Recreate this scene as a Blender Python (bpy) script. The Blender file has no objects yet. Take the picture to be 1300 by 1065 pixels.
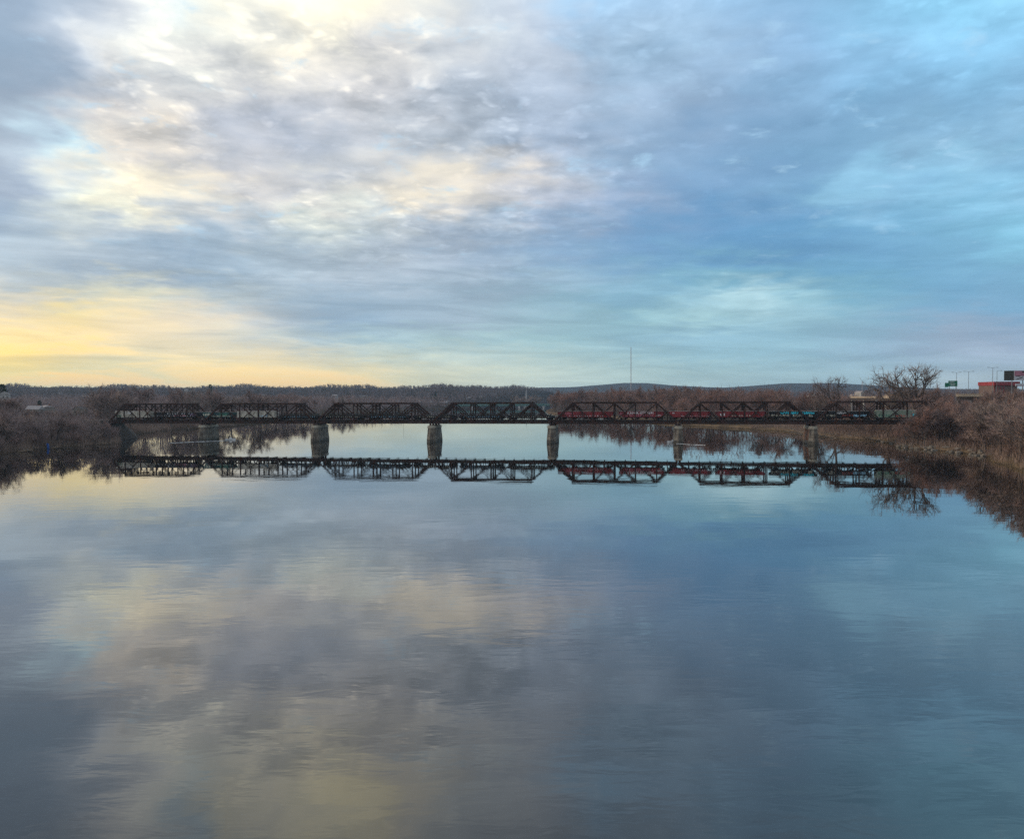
import bpy, math, random
import numpy as np
from mathutils import Vector, Matrix
random.seed(7)
rng = np.random.default_rng(11)
R = math.radians
scene = bpy.context.scene
col = scene.collection

# ------------------------------------------------------------------ camera
F_PX = 982.0                       # focal length in pixels of a 1300 px wide frame
CAM_H = 20.6                       # metres above the river
PITCH = math.atan(29.5 / F_PX)     # a little below level
ROLL = R(0.28)
fw = Vector((0, math.cos(PITCH), -math.sin(PITCH)))
r0 = Vector((1, 0, 0)); u0 = Vector((0, math.sin(PITCH), math.cos(PITCH)))
rt = r0 * math.cos(ROLL) - u0 * math.sin(ROLL)
up = u0 * math.cos(ROLL) + r0 * math.sin(ROLL)
cd = bpy.data.cameras.new('camera'); cam = bpy.data.objects.new('camera', cd); col.objects.link(cam)
cd.sensor_width = 36.0; cd.lens = F_PX / 1300 * 36.0
cd.clip_start = 0.5; cd.clip_end = 40000
cam.matrix_world = Matrix(((rt.x, up.x, -fw.x, 0), (rt.y, up.y, -fw.y, 0), (rt.z, up.z, -fw.z, CAM_H), (0, 0, 0, 1)))
scene.camera = cam
def ray(px, py):
    return fw + rt * ((px - 650) / F_PX) + up * ((532.5 - py) / F_PX)
def at(px, py, Y):
    d = ray(px, py); return Vector((0, 0, CAM_H)) + d * (Y / d.y)
def hit_water(px, py):
    d = ray(px, py); return Vector((0, 0, CAM_H)) + d * (-CAM_H / d.z)

# ------------------------------------------------------------------ sun and exposure
SUN_AZ, SUN_EL = -78.0, 8.0        # degrees; azimuth from +Y, negative = left
sd = bpy.data.lights.new('sun', 'SUN'); so = bpy.data.objects.new('sun', sd); col.objects.link(so)
sd.energy = 2.2; sd.angle = R(12); sd.color = (1.0, 0.80, 0.58)
sdir = Vector((math.sin(R(SUN_AZ)) * math.cos(R(SUN_EL)), math.cos(R(SUN_AZ)) * math.cos(R(SUN_EL)), math.sin(R(SUN_EL))))
so.rotation_euler = sdir.to_track_quat('Z', 'Y').to_euler()
so.location = (-300, 200, 300)
scene.view_settings.view_transform = 'Standard'
scene.view_settings.look = 'None'
scene.view_settings.exposure = 0.0
scene.view_settings.gamma = 1.0
scene.view_settings.use_curve_mapping = False
scene.render.engine = 'CYCLES'
scene.cycles.use_denoising = False
scene.cycles.max_bounces = 6
scene.cycles.transparent_max_bounces = 16
scene.cycles.volume_bounces = 1
scene.cycles.volume_max_steps = 64

# ------------------------------------------------------------------ node helper
class NT:
    def __init__(s, tree): s.t = tree; s.n = tree.nodes; s.l = tree.links
    def new(s, kind, **kw):
        n = s.n.new(kind)
        for k, v in kw.items(): setattr(n, k, v)
        return n
    def put(s, sock, v):
        if hasattr(v, 'is_linked') or isinstance(v, bpy.types.NodeSocket): s.l.new(v, sock)
        else: sock.default_value = v
    def math(s, op, a, b=0.0, c=0.0, clamp=False):
        n = s.new('ShaderNodeMath', operation=op, use_clamp=clamp)
        s.put(n.inputs[0], a); s.put(n.inputs[1], b); s.put(n.inputs[2], c)
        return n.outputs[0]
    def vmath(s, op, a, b=(0, 0, 0), scale=None):
        n = s.new('ShaderNodeVectorMath', operation=op)
        s.put(n.inputs[0], a); s.put(n.inputs[1], b)
        if scale is not None: s.put(n.inputs['Scale'], scale)
        return n.outputs['Value'] if op in ('LENGTH', 'DOT_PRODUCT') else n.outputs[0]
    def comb(s, x, y, z):
        n = s.new('ShaderNodeCombineXYZ'); s.put(n.inputs[0], x); s.put(n.inputs[1], y); s.put(n.inputs[2], z); return n.outputs[0]
    def sep(s, v):
        n = s.new('ShaderNodeSeparateXYZ'); s.l.new(v, n.inputs[0]); return n.outputs
    def noise(s, vec, scale, detail=2.0, rough=0.5, dist=0.0, lac=2.0):
        n = s.new('ShaderNodeTexNoise'); s.l.new(vec, n.inputs['Vector'])
        for k, v in (('Scale', scale), ('Detail', detail), ('Roughness', rough), ('Distortion', dist), ('Lacunarity', lac)):
            s.put(n.inputs[k], v)
        return n.outputs[0]
    def mapr(s, v, a, b, c, d, interp='LINEAR'):
        n = s.new('ShaderNodeMapRange', interpolation_type=interp, clamp=True)
        s.put(n.inputs[0], v)
        for i, q in enumerate((a, b, c, d)): s.put(n.inputs[1 + i], q)
        return n.outputs[0]
    def mix(s, f, a, b, blend='MIX'):
        n = s.new('ShaderNodeMix', data_type='RGBA', blend_type=blend)
        s.put(n.inputs[0], f)
        for i, v in ((6, a), (7, b)):
            s.put(n.inputs[i], tuple(v) + (1,) if isinstance(v, (tuple, list)) and len(v) == 3 else v)
        return n.outputs[2]
    def ramp(s, f, stops, interp='LINEAR'):
        n = s.new('ShaderNodeValToRGB'); s.put(n.inputs[0], f)
        e = n.color_ramp.elements; n.color_ramp.interpolation = interp
        while len(e) < len(stops): e.new(1.0)
        for i, (p, c) in enumerate(stops):
            e[i].position = p; e[i].color = (c[0], c[1], c[2], 1)
        return n.outputs[0]

def lin(c):
    c = c / 255.0
    return c / 12.92 if c <= 0.04045 else ((c + 0.055) / 1.055) ** 2.4

# ------------------------------------------------------------------ sky: broken evening cloud, mapped by direction (azimuth, elevation)
SKY = {
 15: [0,160,180,205, 60,172,190,212, 100,208,212,222, 160,222,226,234, 200,224,232,240, 240,205,226,244, 270,238,236,226, 330,235,234,230, 400,250,245,226, 450,251,243,220, 500,230,227,222, 600,205,215,228, 700,196,207,224, 740,170,204,238, 770,158,203,240, 800,172,203,235, 900,160,200,236, 1000,155,198,236, 1100,152,203,240, 1200,150,212,248, 1300,155,215,250],
 60: [0,158,180,205, 70,162,182,205, 110,195,208,224, 150,214,222,234, 200,232,226,218, 230,236,232,224, 300,226,226,228, 350,236,230,218, 400,236,230,222, 500,224,222,222, 560,206,210,218, 600,198,206,218, 700,190,200,218, 745,178,202,228, 780,172,202,230, 850,165,198,228, 900,168,198,228, 1000,152,192,232, 1100,146,198,236, 1200,150,206,245, 1300,146,204,242],
 110:[0,160,178,200, 60,160,177,200, 90,170,182,204, 120,200,205,216, 160,212,214,220, 200,216,216,220, 300,222,220,222, 400,218,216,218, 500,212,210,214, 560,196,202,214, 600,190,200,215, 700,184,198,218, 800,168,192,220, 900,158,186,218, 1000,148,188,225, 1100,142,190,230, 1200,142,195,235, 1300,142,192,230],
 150:[0,168,182,203, 60,180,192,208, 100,198,204,215, 140,225,215,208, 170,230,218,206, 220,218,214,212, 250,208,209,215, 300,200,205,216, 350,190,197,213, 400,186,195,213, 450,206,206,212, 500,200,204,212, 600,184,197,215, 700,180,196,220, 800,164,190,220, 900,150,182,218, 1000,140,180,218, 1100,136,182,220, 1200,140,186,222, 1300,150,194,226],
 185:[0,178,192,208, 40,190,215,232, 80,192,224,240, 110,212,222,228, 150,228,220,212, 200,216,211,212, 250,186,192,207, 290,172,182,204, 320,190,196,210, 400,188,197,212, 500,196,202,212, 600,190,200,214, 700,180,197,222, 800,160,188,220, 900,140,176,214, 1000,130,173,212, 1080,128,175,214, 1150,148,192,226, 1220,150,196,228, 1300,130,180,218],
 225:[0,178,190,210, 40,196,204,216, 80,218,216,216, 120,226,220,210, 170,240,230,208, 210,224,218,212, 260,232,220,200, 300,222,214,206, 340,208,206,210, 400,198,202,212, 450,206,208,212, 500,216,212,208, 560,230,219,204, 620,226,216,206, 680,216,211,212, 720,194,202,216, 800,154,185,218, 900,135,175,215, 1000,130,175,215, 1080,152,204,234, 1150,143,197,232, 1200,155,208,238, 1300,148,203,236],
 255:[0,160,178,205, 40,168,184,207, 70,196,208,218, 100,228,236,234, 140,238,236,220, 170,240,230,208, 220,232,225,212, 270,220,215,212, 340,212,211,214, 400,216,215,214, 430,232,228,218, 470,222,216,210, 520,232,222,206, 560,226,218,208, 620,208,208,212, 700,190,198,216, 800,160,182,215, 900,126,168,212, 1000,126,172,214, 1060,150,200,232, 1130,142,190,226, 1200,138,194,230, 1300,148,200,234],
 285:[0,172,188,211, 40,195,200,210, 80,206,206,208, 130,202,203,210, 200,190,196,210, 280,178,189,208, 350,206,208,214, 380,224,222,216, 420,216,216,214, 450,205,208,214, 550,195,198,212, 650,178,190,212, 720,165,182,212, 800,140,170,210, 900,116,161,208, 1000,116,163,208, 1100,132,180,219, 1200,138,190,225, 1300,145,200,230],
 320:[0,188,197,212, 70,182,190,207, 150,176,187,205, 220,164,180,204, 300,176,189,208, 400,188,196,210, 500,188,194,210, 600,172,184,208, 680,155,178,210, 740,138,172,212, 800,134,171,212, 900,123,167,210, 1000,118,164,208, 1100,124,170,212, 1200,135,182,218, 1300,142,194,225],
 350:[0,194,198,208, 70,168,180,200, 130,180,187,202, 200,178,187,204, 260,168,184,206, 350,182,192,208, 450,185,192,208, 550,180,190,208, 650,172,188,210, 750,160,186,212, 850,140,182,212, 900,142,188,213, 1000,133,180,212, 1100,122,172,208, 1200,126,172,210, 1300,138,182,216],
 380:[0,222,208,192, 60,205,200,195, 100,222,211,192, 130,236,219,185, 180,238,220,182, 220,216,208,196, 260,202,201,200, 320,186,193,204, 400,170,186,208, 500,170,185,206, 600,172,188,208, 700,160,188,208, 800,144,182,208, 860,150,188,212, 905,186,214,226, 960,200,222,230, 1010,176,208,220, 1045,148,190,212, 1100,140,185,210, 1200,126,172,210, 1300,130,175,212],
 405:[0,244,218,170, 40,238,214,174, 70,250,220,145, 110,248,220,150, 150,234,213,180, 200,229,212,186, 280,215,205,190, 340,184,192,200, 400,158,181,204, 450,148,177,205, 500,158,182,205, 600,164,185,205, 700,155,188,205, 800,150,192,208, 870,166,204,214, 950,154,194,211, 1050,150,190,210, 1150,138,181,212, 1230,148,178,209, 1300,132,172,208],
 430:[0,246,220,160, 80,238,214,170, 160,233,213,176, 240,222,211,188, 320,202,204,198, 400,172,191,202, 480,166,193,205, 560,168,195,205, 700,158,194,205, 800,148,188,208, 900,143,185,210, 1000,143,187,210, 1100,148,185,210, 1180,166,181,205, 1250,174,182,202, 1300,152,175,205],
 455:[0,252,218,125, 30,248,215,130, 70,236,210,148, 120,222,209,168, 180,214,206,178, 230,226,210,174, 280,218,207,178, 350,226,209,176, 420,208,207,190, 500,195,205,195, 600,185,202,200, 700,174,198,200, 800,162,195,205, 900,148,188,205, 1000,148,187,205, 1100,148,180,205, 1200,146,178,208, 1300,155,178,205],
 475:[0,228,210,146, 80,218,207,162, 160,210,206,170, 220,226,210,164, 290,238,212,150, 360,230,210,162, 450,228,210,166, 520,208,206,182, 600,200,206,190, 700,190,205,198, 800,178,202,202, 900,165,195,202, 1000,158,190,202, 1100,155,188,203, 1200,170,190,200, 1300,165,185,200],
 492:[0,224,208,150, 100,214,208,168, 200,212,206,170, 280,232,210,150, 330,242,208,132, 420,240,206,134, 500,215,208,170, 600,205,208,188, 700,192,207,200, 800,180,203,200, 900,172,198,200, 1000,165,194,202, 1100,162,190,202, 1200,180,192,198, 1300,170,190,200],
}
sky_y = sorted(SKY)
def sky_rgb(px, py):
    px = min(max(px, 0), 1300)
    def row(y):
        a = np.array(SKY[y], float).reshape(-1, 4)
        if 270 < y < 390: a[:, 1] -= 7
        return np.array([np.interp(px, a[:, 0], a[:, k]) for k in (1, 2, 3)])
    if py <= sky_y[0]: return row(sky_y[0])
    if py >= sky_y[-1]: return row(sky_y[-1])
    for a, b in zip(sky_y, sky_y[1:]):
        if a <= py <= b:
            t = (py - a) / (b - a); return row(a) * (1 - t) + row(b) * t
def sky_dir_rgb(az, el):
    d = Vector((math.sin(az) * math.cos(el), math.cos(az) * math.cos(el), math.sin(el)))
    k = d.dot(fw)
    return [lin(c) for c in sky_rgb(650 + F_PX * d.dot(rt) / k, 532.5 - F_PX * d.dot(up) / k)]

W_STR = 0.1
world = bpy.data.worlds.new('World'); scene.world = world; world.use_nodes = True
w = NT(world.node_tree); w.n.clear()
tc = w.new('ShaderNodeTexCoord').outputs['Generated']
dx, dy, dz = w.sep(tc)
dzp = w.math('MAXIMUM', dz, 0.0)
plane_k = w.math('DIVIDE', 1.0, w.math('ADD', dzp, 0.13))
cp = w.comb(w.math('MULTIPLY', dx, plane_k), w.math('MULTIPLY', dy, plane_k), 0.0)     # a flat cloud deck overhead
warp_a = w.math('SUBTRACT', w.noise(cp, 5.0, 3.0, 0.5), 0.5)
warp_b = w.math('SUBTRACT', w.noise(w.vmath('ADD', cp, (7.3, 2.1, 0.0)), 5.5, 3.0, 0.5), 0.5)
el_raw = w.math('ARCSINE', dz)
az_raw = w.math('ARCTAN2', dx, dy)
low = w.mapr(el_raw, 0.0, R(14), 0.10, 1.0)
az = w.math('ADD', az_raw, w.math('MULTIPLY', w.math('MULTIPLY', warp_a, low), 0.17))
el = w.math('ADD', el_raw, w.math('MULTIPLY', w.math('MULTIPLY', warp_b, low), 0.10))
AZ0 = R(37.0)
azn = w.mapr(az, -AZ0, AZ0, 0.0, 1.0)
els = [0.2, 0.9, 1.8, 2.9, 4.2, 5.5, 7.0, 8.4, 9.8, 11.2, 12.6, 14.2, 16.0, 18.0, 20.5, 23.0, 26.5]
skyc = None
for i, e in enumerate(els):
    stops = []
    for k in range(32):
        p = k / 31.0
        a = (p * 2 - 1) * AZ0
        c = sky_dir_rgb(max(min(a, R(33.4)), R(-33.4)), R(e))
        stops.append((p, c))
    rc = w.ramp(azn, stops)
    skyc = rc if skyc is None else w.mix(w.mapr(el, R(els[i - 1]), R(e), 0.0, 1.0), skyc, rc)
# beyond the picture: overhead and behind
over = w.mapr(el, R(26.5), R(36), 0.0, 1.0, 'SMOOTHSTEP')
skyc = w.mix(over, skyc, (0.50, 0.55, 0.63))
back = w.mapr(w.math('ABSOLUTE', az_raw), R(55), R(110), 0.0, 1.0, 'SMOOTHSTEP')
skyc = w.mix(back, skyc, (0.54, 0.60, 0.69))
# cloudlets: fine mottling of the deck, stronger high up where it is near
tex_amt = w.mapr(el_raw, R(5), R(15), 0.0, 1.0)
wp = w.vmath('ADD', cp, w.vmath('SCALE', w.comb(warp_a, warp_b, 0.0), scale=0.11))
def puffs(vec, scale, detail, smooth):
    n = w.new('ShaderNodeTexVoronoi', feature='SMOOTH_F1', voronoi_dimensions='2D')
    w.l.new(vec, n.inputs['Vector'])
    for k, v in (('Scale', scale), ('Detail', detail), ('Roughness', 0.55), ('Lacunarity', 2.3), ('Smoothness', smooth), ('Randomness', 1.0)): n.inputs[k].default_value = v
    return n.outputs['Distance']
v1 = puffs(wp, 8.0, 2.0, 0.5)
n1 = w.noise(wp, 7.5, 6.0, 0.54)
n2 = w.noise(w.vmath('ADD', cp, (3.7, 9.2, 0)), 3.4, 5.0, 0.5)
mott = w.mapr(w.noise(w.vmath('ADD', cp, (8.8, 0.4, 0)), 2.0, 3.0, 0.5), 0.38, 0.58, 0.35, 1.0)
mott = w.math('MULTIPLY', mott, w.mapr(az_raw, R(-2), R(16), 1.0, 0.50))
mott = w.math('MULTIPLY', mott, w.mapr(az_raw, R(-31), R(-26), 0.2, 1.0))
billow = w.mapr(v1, 0.18, 0.62, 1.0, -1.0, 'SMOOTHSTEP')
lump = w.mapr(n1, 0.34, 0.66, -1.0, 1.0)
shade = w.math('ADD', w.math('MULTIPLY', billow, 0.085), w.math('MULTIPLY', lump, 0.135))
shade = w.math('ADD', shade, w.math('MULTIPLY', w.mapr(puffs(wp, 17.0, 2.0, 0.45), 0.18, 0.60, 1.0, -1.0, 'SMOOTHSTEP'), 0.025))
shade = w.math('MULTIPLY', shade, mott)
shade = w.math('ADD', shade, w.math('MULTIPLY', w.math('SUBTRACT', n2, 0.5), 0.34))
shade = w.math('MULTIPLY', shade, tex_amt)
# long streaks low over the horizon
sv = w.comb(w.math('MULTIPLY', az_raw, 5.0), w.math('MULTIPLY', w.math('ADD', el_raw, w.math('MULTIPLY', az_raw, 0.03)), 42.0), 0.0)
s1 = w.noise(sv, 1.0, 6.0, 0.60, 0.6)
low_amt = w.mapr(el_raw, R(9), R(15), 1.0, 0.25)
shade = w.math('ADD', shade, w.math('MULTIPLY', w.math('MULTIPLY', w.mapr(s1, 0.34, 0.66, -1.0, 1.0), low_amt), 0.10))
gain = w.math('MULTIPLY', w.math('ADD', 1.0, shade), w.mapr(el_raw, 0.0, R(5), 1.14, 1.075))
cool = w.mix(w.mapr(shade, -0.25, 0.25, 0.0, 1.0), (0.950, 1.0, 1.015), (1.03, 1.0, 0.945))
skyc = w.mix(1.0, skyc, cool, 'MULTIPLY')
skyc = w.vmath('SCALE', skyc, scale=gain)
# golden streaks near the sun
gold = w.math('MULTIPLY', w.mapr(s1, 0.51, 0.64, 0.0, 1.0, 'SMOOTHSTEP'), w.math('MULTIPLY', w.mapr(az_raw, R(-22), R(-30), 0.0, 0.6), w.math('MULTIPLY', w.mapr(el_raw, R(0.5), R(1.5), 0.3, 1.0), w.mapr(el_raw, R(5.5), R(7.5), 1.0, 0.0))))
skyc = w.mix(gold, skyc, (1.08, 0.71, 0.22))
peach = w.math('MULTIPLY', w.mapr(s1, 0.48, 0.62, 0.0, 1.0, 'SMOOTHSTEP'), w.math('MULTIPLY', w.mapr(az_raw, R(-4), R(-12), 0.0, 0.6), w.mapr(el_raw, R(1.2), R(2.6), 1.0, 0.0)))
skyc = w.mix(peach, skyc, (1.0, 0.66, 0.30))
# small clear gaps where the blue shows
gap = w.math('MULTIPLY', w.mapr(w.noise(w.vmath('ADD', wp, (2.9, 6.1, 0)), 6.0, 7.0, 0.6), 0.57, 0.75, 0.0, 0.6, 'SMOOTHSTEP'), tex_amt)
skyc = w.mix(gap, skyc, (0.44, 0.69, 0.90))
# sunlit tops run brighter than the picture's white
lum = w.vmath('DOT_PRODUCT', skyc, (0.3, 0.5, 0.2))
skyc = w.vmath('SCALE', skyc, scale=w.mapr(lum, 0.48, 0.92, 0.93, 1.42))
skyc = w.mix(w.mapr(lum, 0.62, 0.95, 0.0, 1.0), skyc, w.mix(1.0, skyc, (1.0, 0.97, 0.86), 'MULTIPLY'))
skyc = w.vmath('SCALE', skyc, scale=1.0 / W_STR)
nish = w.new('ShaderNodeTexSky', sky_type='NISHITA', sun_disc=False)
nish.sun_elevation = R(SUN_EL); nish.sun_rotation = R(SUN_AZ); nish.altitude = 20; nish.air_density = 1.0; nish.dust_density = 1.0
skyc = w.mix(0.06, skyc, nish.outputs[0])
# below the horizon: dull water/land tone
skyc = w.mix(w.mapr(dz, -0.06, -0.005, 1.0, 0.0), skyc, (1.2, 1.3, 1.4))
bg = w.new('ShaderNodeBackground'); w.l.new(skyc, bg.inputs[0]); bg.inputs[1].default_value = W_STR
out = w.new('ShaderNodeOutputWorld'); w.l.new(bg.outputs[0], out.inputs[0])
world.cycles.sampling_method = 'MANUAL'; world.cycles.sample_map_resolution = 512

# ------------------------------------------------------------------ materials
MATS = {}
def mat(name, c1, c2=None, scale=1.0, rough=0.85, spec=0.25, detail=4.0, metal=0.0, rnd=0.0, coords='Object', bump=0.0, c3=None, scale3=0.3):
    if name in MATS: return MATS[name]
    m = bpy.data.materials.new(name); m.use_nodes = True; t = NT(m.node_tree)
    b = t.n['Principled BSDF']
    v = t.new('ShaderNodeTexCoord').outputs[coords]
    c2 = c2 or tuple(x * 0.6 for x in c1)
    nz = t.noise(v, scale, detail, 0.6)
    colr = t.mix(t.mapr(nz, 0.35, 0.65, 0, 1), c2, c1)
    if c3: colr = t.mix(t.mapr(t.noise(v, scale3, 5.0, 0.6), 0.52, 0.66, 0, 1), colr, c3)
    if rnd:
        oi = t.new('ShaderNodeObjectInfo').outputs['Random']
        colr = t.mix(1.0, colr, t.mix(oi, (1 - rnd, 1 - rnd * 0.8, 1 - rnd * 0.7), (1 + rnd, 1 + rnd * 0.75, 1 + rnd * 0.6)), 'MULTIPLY')
    t.l.new(colr, b.inputs['Base Color'])
    b.inputs['Roughness'].default_value = rough; b.inputs['Specular IOR Level'].default_value = spec; b.inputs['Metallic'].default_value = metal
    if bump:
        bn = t.new('ShaderNodeBump'); bn.inputs['Strength'].default_value = bump; bn.inputs['Distance'].default_value = 0.1
        t.l.new(nz, bn.inputs['Height']); t.l.new(bn.outputs[0], b.inputs['Normal'])
    MATS[name] = m; return m
RUST = mat('rusty_steel', (0.056, 0.027, 0.022), (0.019, 0.014, 0.011), 0.5, 0.8, 0.15, c3=(0.060, 0.022, 0.015), scale3=0.25)
TIMBER = mat('tie_timber', (0.035, 0.028, 0.024), (0.018, 0.015, 0.013), 2.0)
STEEL = mat('rail_steel', (0.16, 0.13, 0.11), (0.08, 0.06, 0.05), 3.0, 0.5, 0.5)
DARKIRON = mat('dark_iron', (0.02, 0.018, 0.018), (0.01, 0.01, 0.01), 1.0)
STAIN = (0.05, 0.032, 0.022)

def stone_mat():
    m = bpy.data.materials.new('pier_stone'); m.use_nodes = True; t = NT(m.node_tree); b = t.n['Principled BSDF']
    v = t.new('ShaderNodeTexCoord').outputs['Object']
    x, y, z = t.sep(v)
    bt = t.new('ShaderNodeTexBrick'); bt.inputs['Scale'].default_value = 1.0
    bt.inputs['Brick Width'].default_value = 1.6; bt.inputs['Row Height'].default_value = 0.62; bt.inputs['Mortar Size'].default_value = 0.03
    bt.inputs['Color1'].default_value = (0.24, 0.21, 0.165, 1); bt.inputs['Color2'].default_value = (0.13, 0.112, 0.086, 1); bt.inputs['Mortar'].default_value = (0.05, 0.045, 0.04, 1)
    t.l.new(t.comb(t.math('ADD', x, t.math('MULTIPLY', y, 0.9)), z, 0.0), bt.inputs['Vector'])
    st = t.mapr(t.noise(t.comb(x, y, t.math('MULTIPLY', z, 0.12)), 1.1, 5.0, 0.6), 0.45, 0.62, 0, 0.8)
    c = t.mix(st, bt.outputs[0], STAIN)
    wl = t.mapr(t.math('ADD', z, t.math('MULTIPLY', t.noise(v, 1.5, 3.0), 0.8)), 0.9, 1.9, 0.75, 0.0)   # dark tide mark
    c = t.mix(wl, c, (0.035, 0.032, 0.024))
    t.l.new(c, b.inputs['Base Color']); b.inputs['Roughness'].default_value = 0.9
    return m
STONE = stone_mat()
RUSTSTONE = mat('rust_stained_stone', (0.24, 0.095, 0.045), (0.10, 0.06, 0.04), 0.5, c3=(0.13, 0.11, 0.085), scale3=0.3)

# ------------------------------------------------------------------ mesh helper
class MB:
    def __init__(s): s.v = []; s.f = []
    def add(s, vs, fs):
        o = len(s.v); s.v += [tuple(p) for p in vs]; s.f += [tuple(i + o for i in f) for f in fs]; return s
    def box(s, x0, x1, y0, y1, z0, z1):
        return s.add([(x0,y0,z0),(x1,y0,z0),(x1,y1,z0),(x0,y1,z0),(x0,y0,z1),(x1,y0,z1),(x1,y1,z1),(x0,y1,z1)],
                     [(3,2,1,0),(4,5,6,7),(0,1,5,4),(1,2,6,5),(2,3,7,6),(3,0,4,7)])
    def bar(s, a, b, wy, wp):
        """rectangular bar from a to b; wy = size along y, wp = size across in the x-z plane"""
        a = Vector(a); b = Vector(b); d = (b - a).normalized()
        s1 = Vector((0, 1, 0)) if abs(d.y) < 0.9 else Vector((1, 0, 0))
        s2 = d.cross(s1).normalized(); s1 = s2.cross(d).normalized()
        s1 = s1 * wy / 2; s2 = s2 * wp / 2
        return s.add([a-s1-s2, a+s1-s2, a+s1+s2, a-s1+s2, b-s1-s2, b+s1-s2, b+s1+s2, b-s1+s2],
                     [(3,2,1,0),(4,5,6,7),(0,1,5,4),(1,2,6,5),(2,3,7,6),(3,0,4,7)])
    def tube(s, pts, rad, n=6, cap=True):
        rings = []
        o = len(s.v)
        pts = [Vector(p) for p in pts]
        for i, p in enumerate(pts):
            d = (pts[min(i+1, len(pts)-1)] - pts[max(i-1, 0)]).normalized()
            q = Vector((0, 0, 1)) if abs(d.z) < 0.9 else Vector((1, 0, 0))
            a = d.cross(q).normalized(); b = d.cross(a)
            for k in range(n):
                t = 2 * math.pi * k / n
                s.v.append(tuple(p + (a * math.cos(t) + b * math.sin(t)) * rad[i]))
        for i in range(len(pts) - 1):
            for k in range(n):
                s.f.append((o+i*n+k, o+i*n+(k+1) % n, o+(i+1)*n+(k+1) % n, o+(i+1)*n+k))
        if cap:
            s.f.append(tuple(o + k for k in range(n))[::-1]); s.f.append(tuple(o + (len(pts)-1)*n + k for k in range(n)))
        return s
    def prism(s, poly, z0, z1, top=None):
        n = len(poly); top = top or poly
        return s.add([(x, y, z0) for x, y in poly] + [(x, y, z1) for x, y in top],
                     [tuple(range(n))[::-1], tuple(range(n, 2*n))] + [(i, (i+1) % n, n+(i+1) % n, n+i) for i in range(n)])
    def mesh(s, name, m):
        me = bpy.data.meshes.new(name); me.from_pydata(s.v, [], s.f); me.update()
        if m: me.materials.append(m)
        return me
    def build(s, name, m, parent=None, loc=(0, 0, 0)):
        return link(name, s.mesh(name, m), parent, loc)
def link(name, me, parent=None, loc=(0, 0, 0)):
    o = bpy.data.objects.new(name, me); col.objects.link(o); o.location = loc
    if parent: o.parent = parent
    return o
def tag(o, label=None, cat=None, group=None, kind=None):
    for k, v in (('label', label), ('category', cat), ('group', group), ('kind', kind)):
        if v: o[k] = v
    return o
def empty(name, loc=(0, 0, 0), rz=0.0):
    o = bpy.data.objects.new(name, None); col.objects.link(o); o.location = loc; o.rotation_euler = (0, 0, rz); return o
def kids(o): return [c for c in KID.get(o.name, [])]
KID = {}
def copy_tree(o, parent=None):
    c = o.copy(); col.objects.link(c)
    if parent: c.parent = parent
    for ch in list(o.children): copy_tree(ch, c)
    return c

# ------------------------------------------------------------------ river banks and ground
LB = np.array([(-400,-170),(0,-172),(150,-179),(254,-188),(293,-191),(316,-190),(334,-184),(352,-181),(395,-203),(434,-214),(500,-219),(540,-203),(630,-199),(780,-198),(930,-189),(1150,-129),(1400,-71),(1700,-20),(2200,60),(2600,150)], float)
RB = np.array([(-400,105),(0,112),(150,126),(207,137),(258,155),(268,156),(301,153),(337,161),(368,154),(433,154),(487,139),(532,114),(640,98),(793,81),(880,41),(1000,44),(1150,54),(1350,75),(1700,110),(2200,130),(2600,180)], float)
def wob(y, k): return 1.6 * math.sin(y * 0.071 + k) + 1.1 * math.sin(y * 0.19 + 2 * k) + 0.6 * math.sin(y * 0.43 + 3 * k)
def left_x(y): return float(np.interp(y, LB[:, 0], LB[:, 1])) + wob(y, 1.0)
def right_x(y): return float(np.interp(y, RB[:, 0], RB[:, 1])) + wob(y, 2.2)
def sst(a, b, x):
    t = min(max((x - a) / (b - a), 0), 1); return t * t * (3 - 2 * t)
def hills(x, y):
    r = math.hypot(x, y)
    az = math.degrees(math.atan2(x, max(y, 1)))
    h = 0.0
    if y > 0:
        ridge = 42 + 4 * math.sin(az * 0.9) + 2.5 * math.sin(az * 2.3 + 1)
        side = 1 - sst(-1, 6, az) * 0.55
        h += ridge * side * sst(1150, 2700, r) * (1 - 0.5 * sst(2900, 4200, r))
        blue = 26 * math.exp(-((az - 2) / 5.0) ** 2) + 70 * math.exp(-((az - 9.2) / 4.4) ** 2) + 66 * math.exp(-((az - 21.0) / 5.0) ** 2) + 30 * math.exp(-((az + 4) / 2.2) ** 2) + 38
        h += blue * sst(4200, 6500, r)
    return h
def ground(x, y):
    lx, rx = left_x(y), right_x(y)
    if x < lx:
        d = lx - x
        h = 1.3 * sst(0, 4, d) + 3.4 * sst(4, 40, d) + 2.0 * sst(40, 160, d)
        # railway embankment
    elif x > rx:
        d = x - rx
        near = 1 - sst(330, 420, y)
        h = 1.3 * sst(0, 4, d) + 3.0 * sst(4, 40, d) + (9.5 * sst(14, 60, d)) * near + 4.5 * sst(60, 200, d) * (1 - near) * (1 - sst(700, 900, y))
    else:
        d = min(x - lx, rx - x); return -0.15 - 3.0 * sst(0, 14, d)
    h += 0.25 * math.sin(x * 0.31 + y * 0.17) * sst(2, 8, d) + 0.2 * math.sin(x * 0.11 - y * 0.23) * sst(2, 8, d)
    return h + hills(x, y)
ys = list(np.arange(-300, 120, 30)) + list(np.arange(120, 600, 4)) + list(np.arange(600, 1300, 14)) + list(np.arange(1300, 3400, 60)) + list(np.arange(3400, 9200, 200))
offs = [0, 1, 2.2, 4, 6.5, 10, 15, 22, 30, 40, 55, 75, 100, 140, 190, 250, 330, 430, 560, 720, 900, 1150, 1500, 1900, 2400, 3000, 3800, 4800, 6500]
gv = []; gf = []
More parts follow.
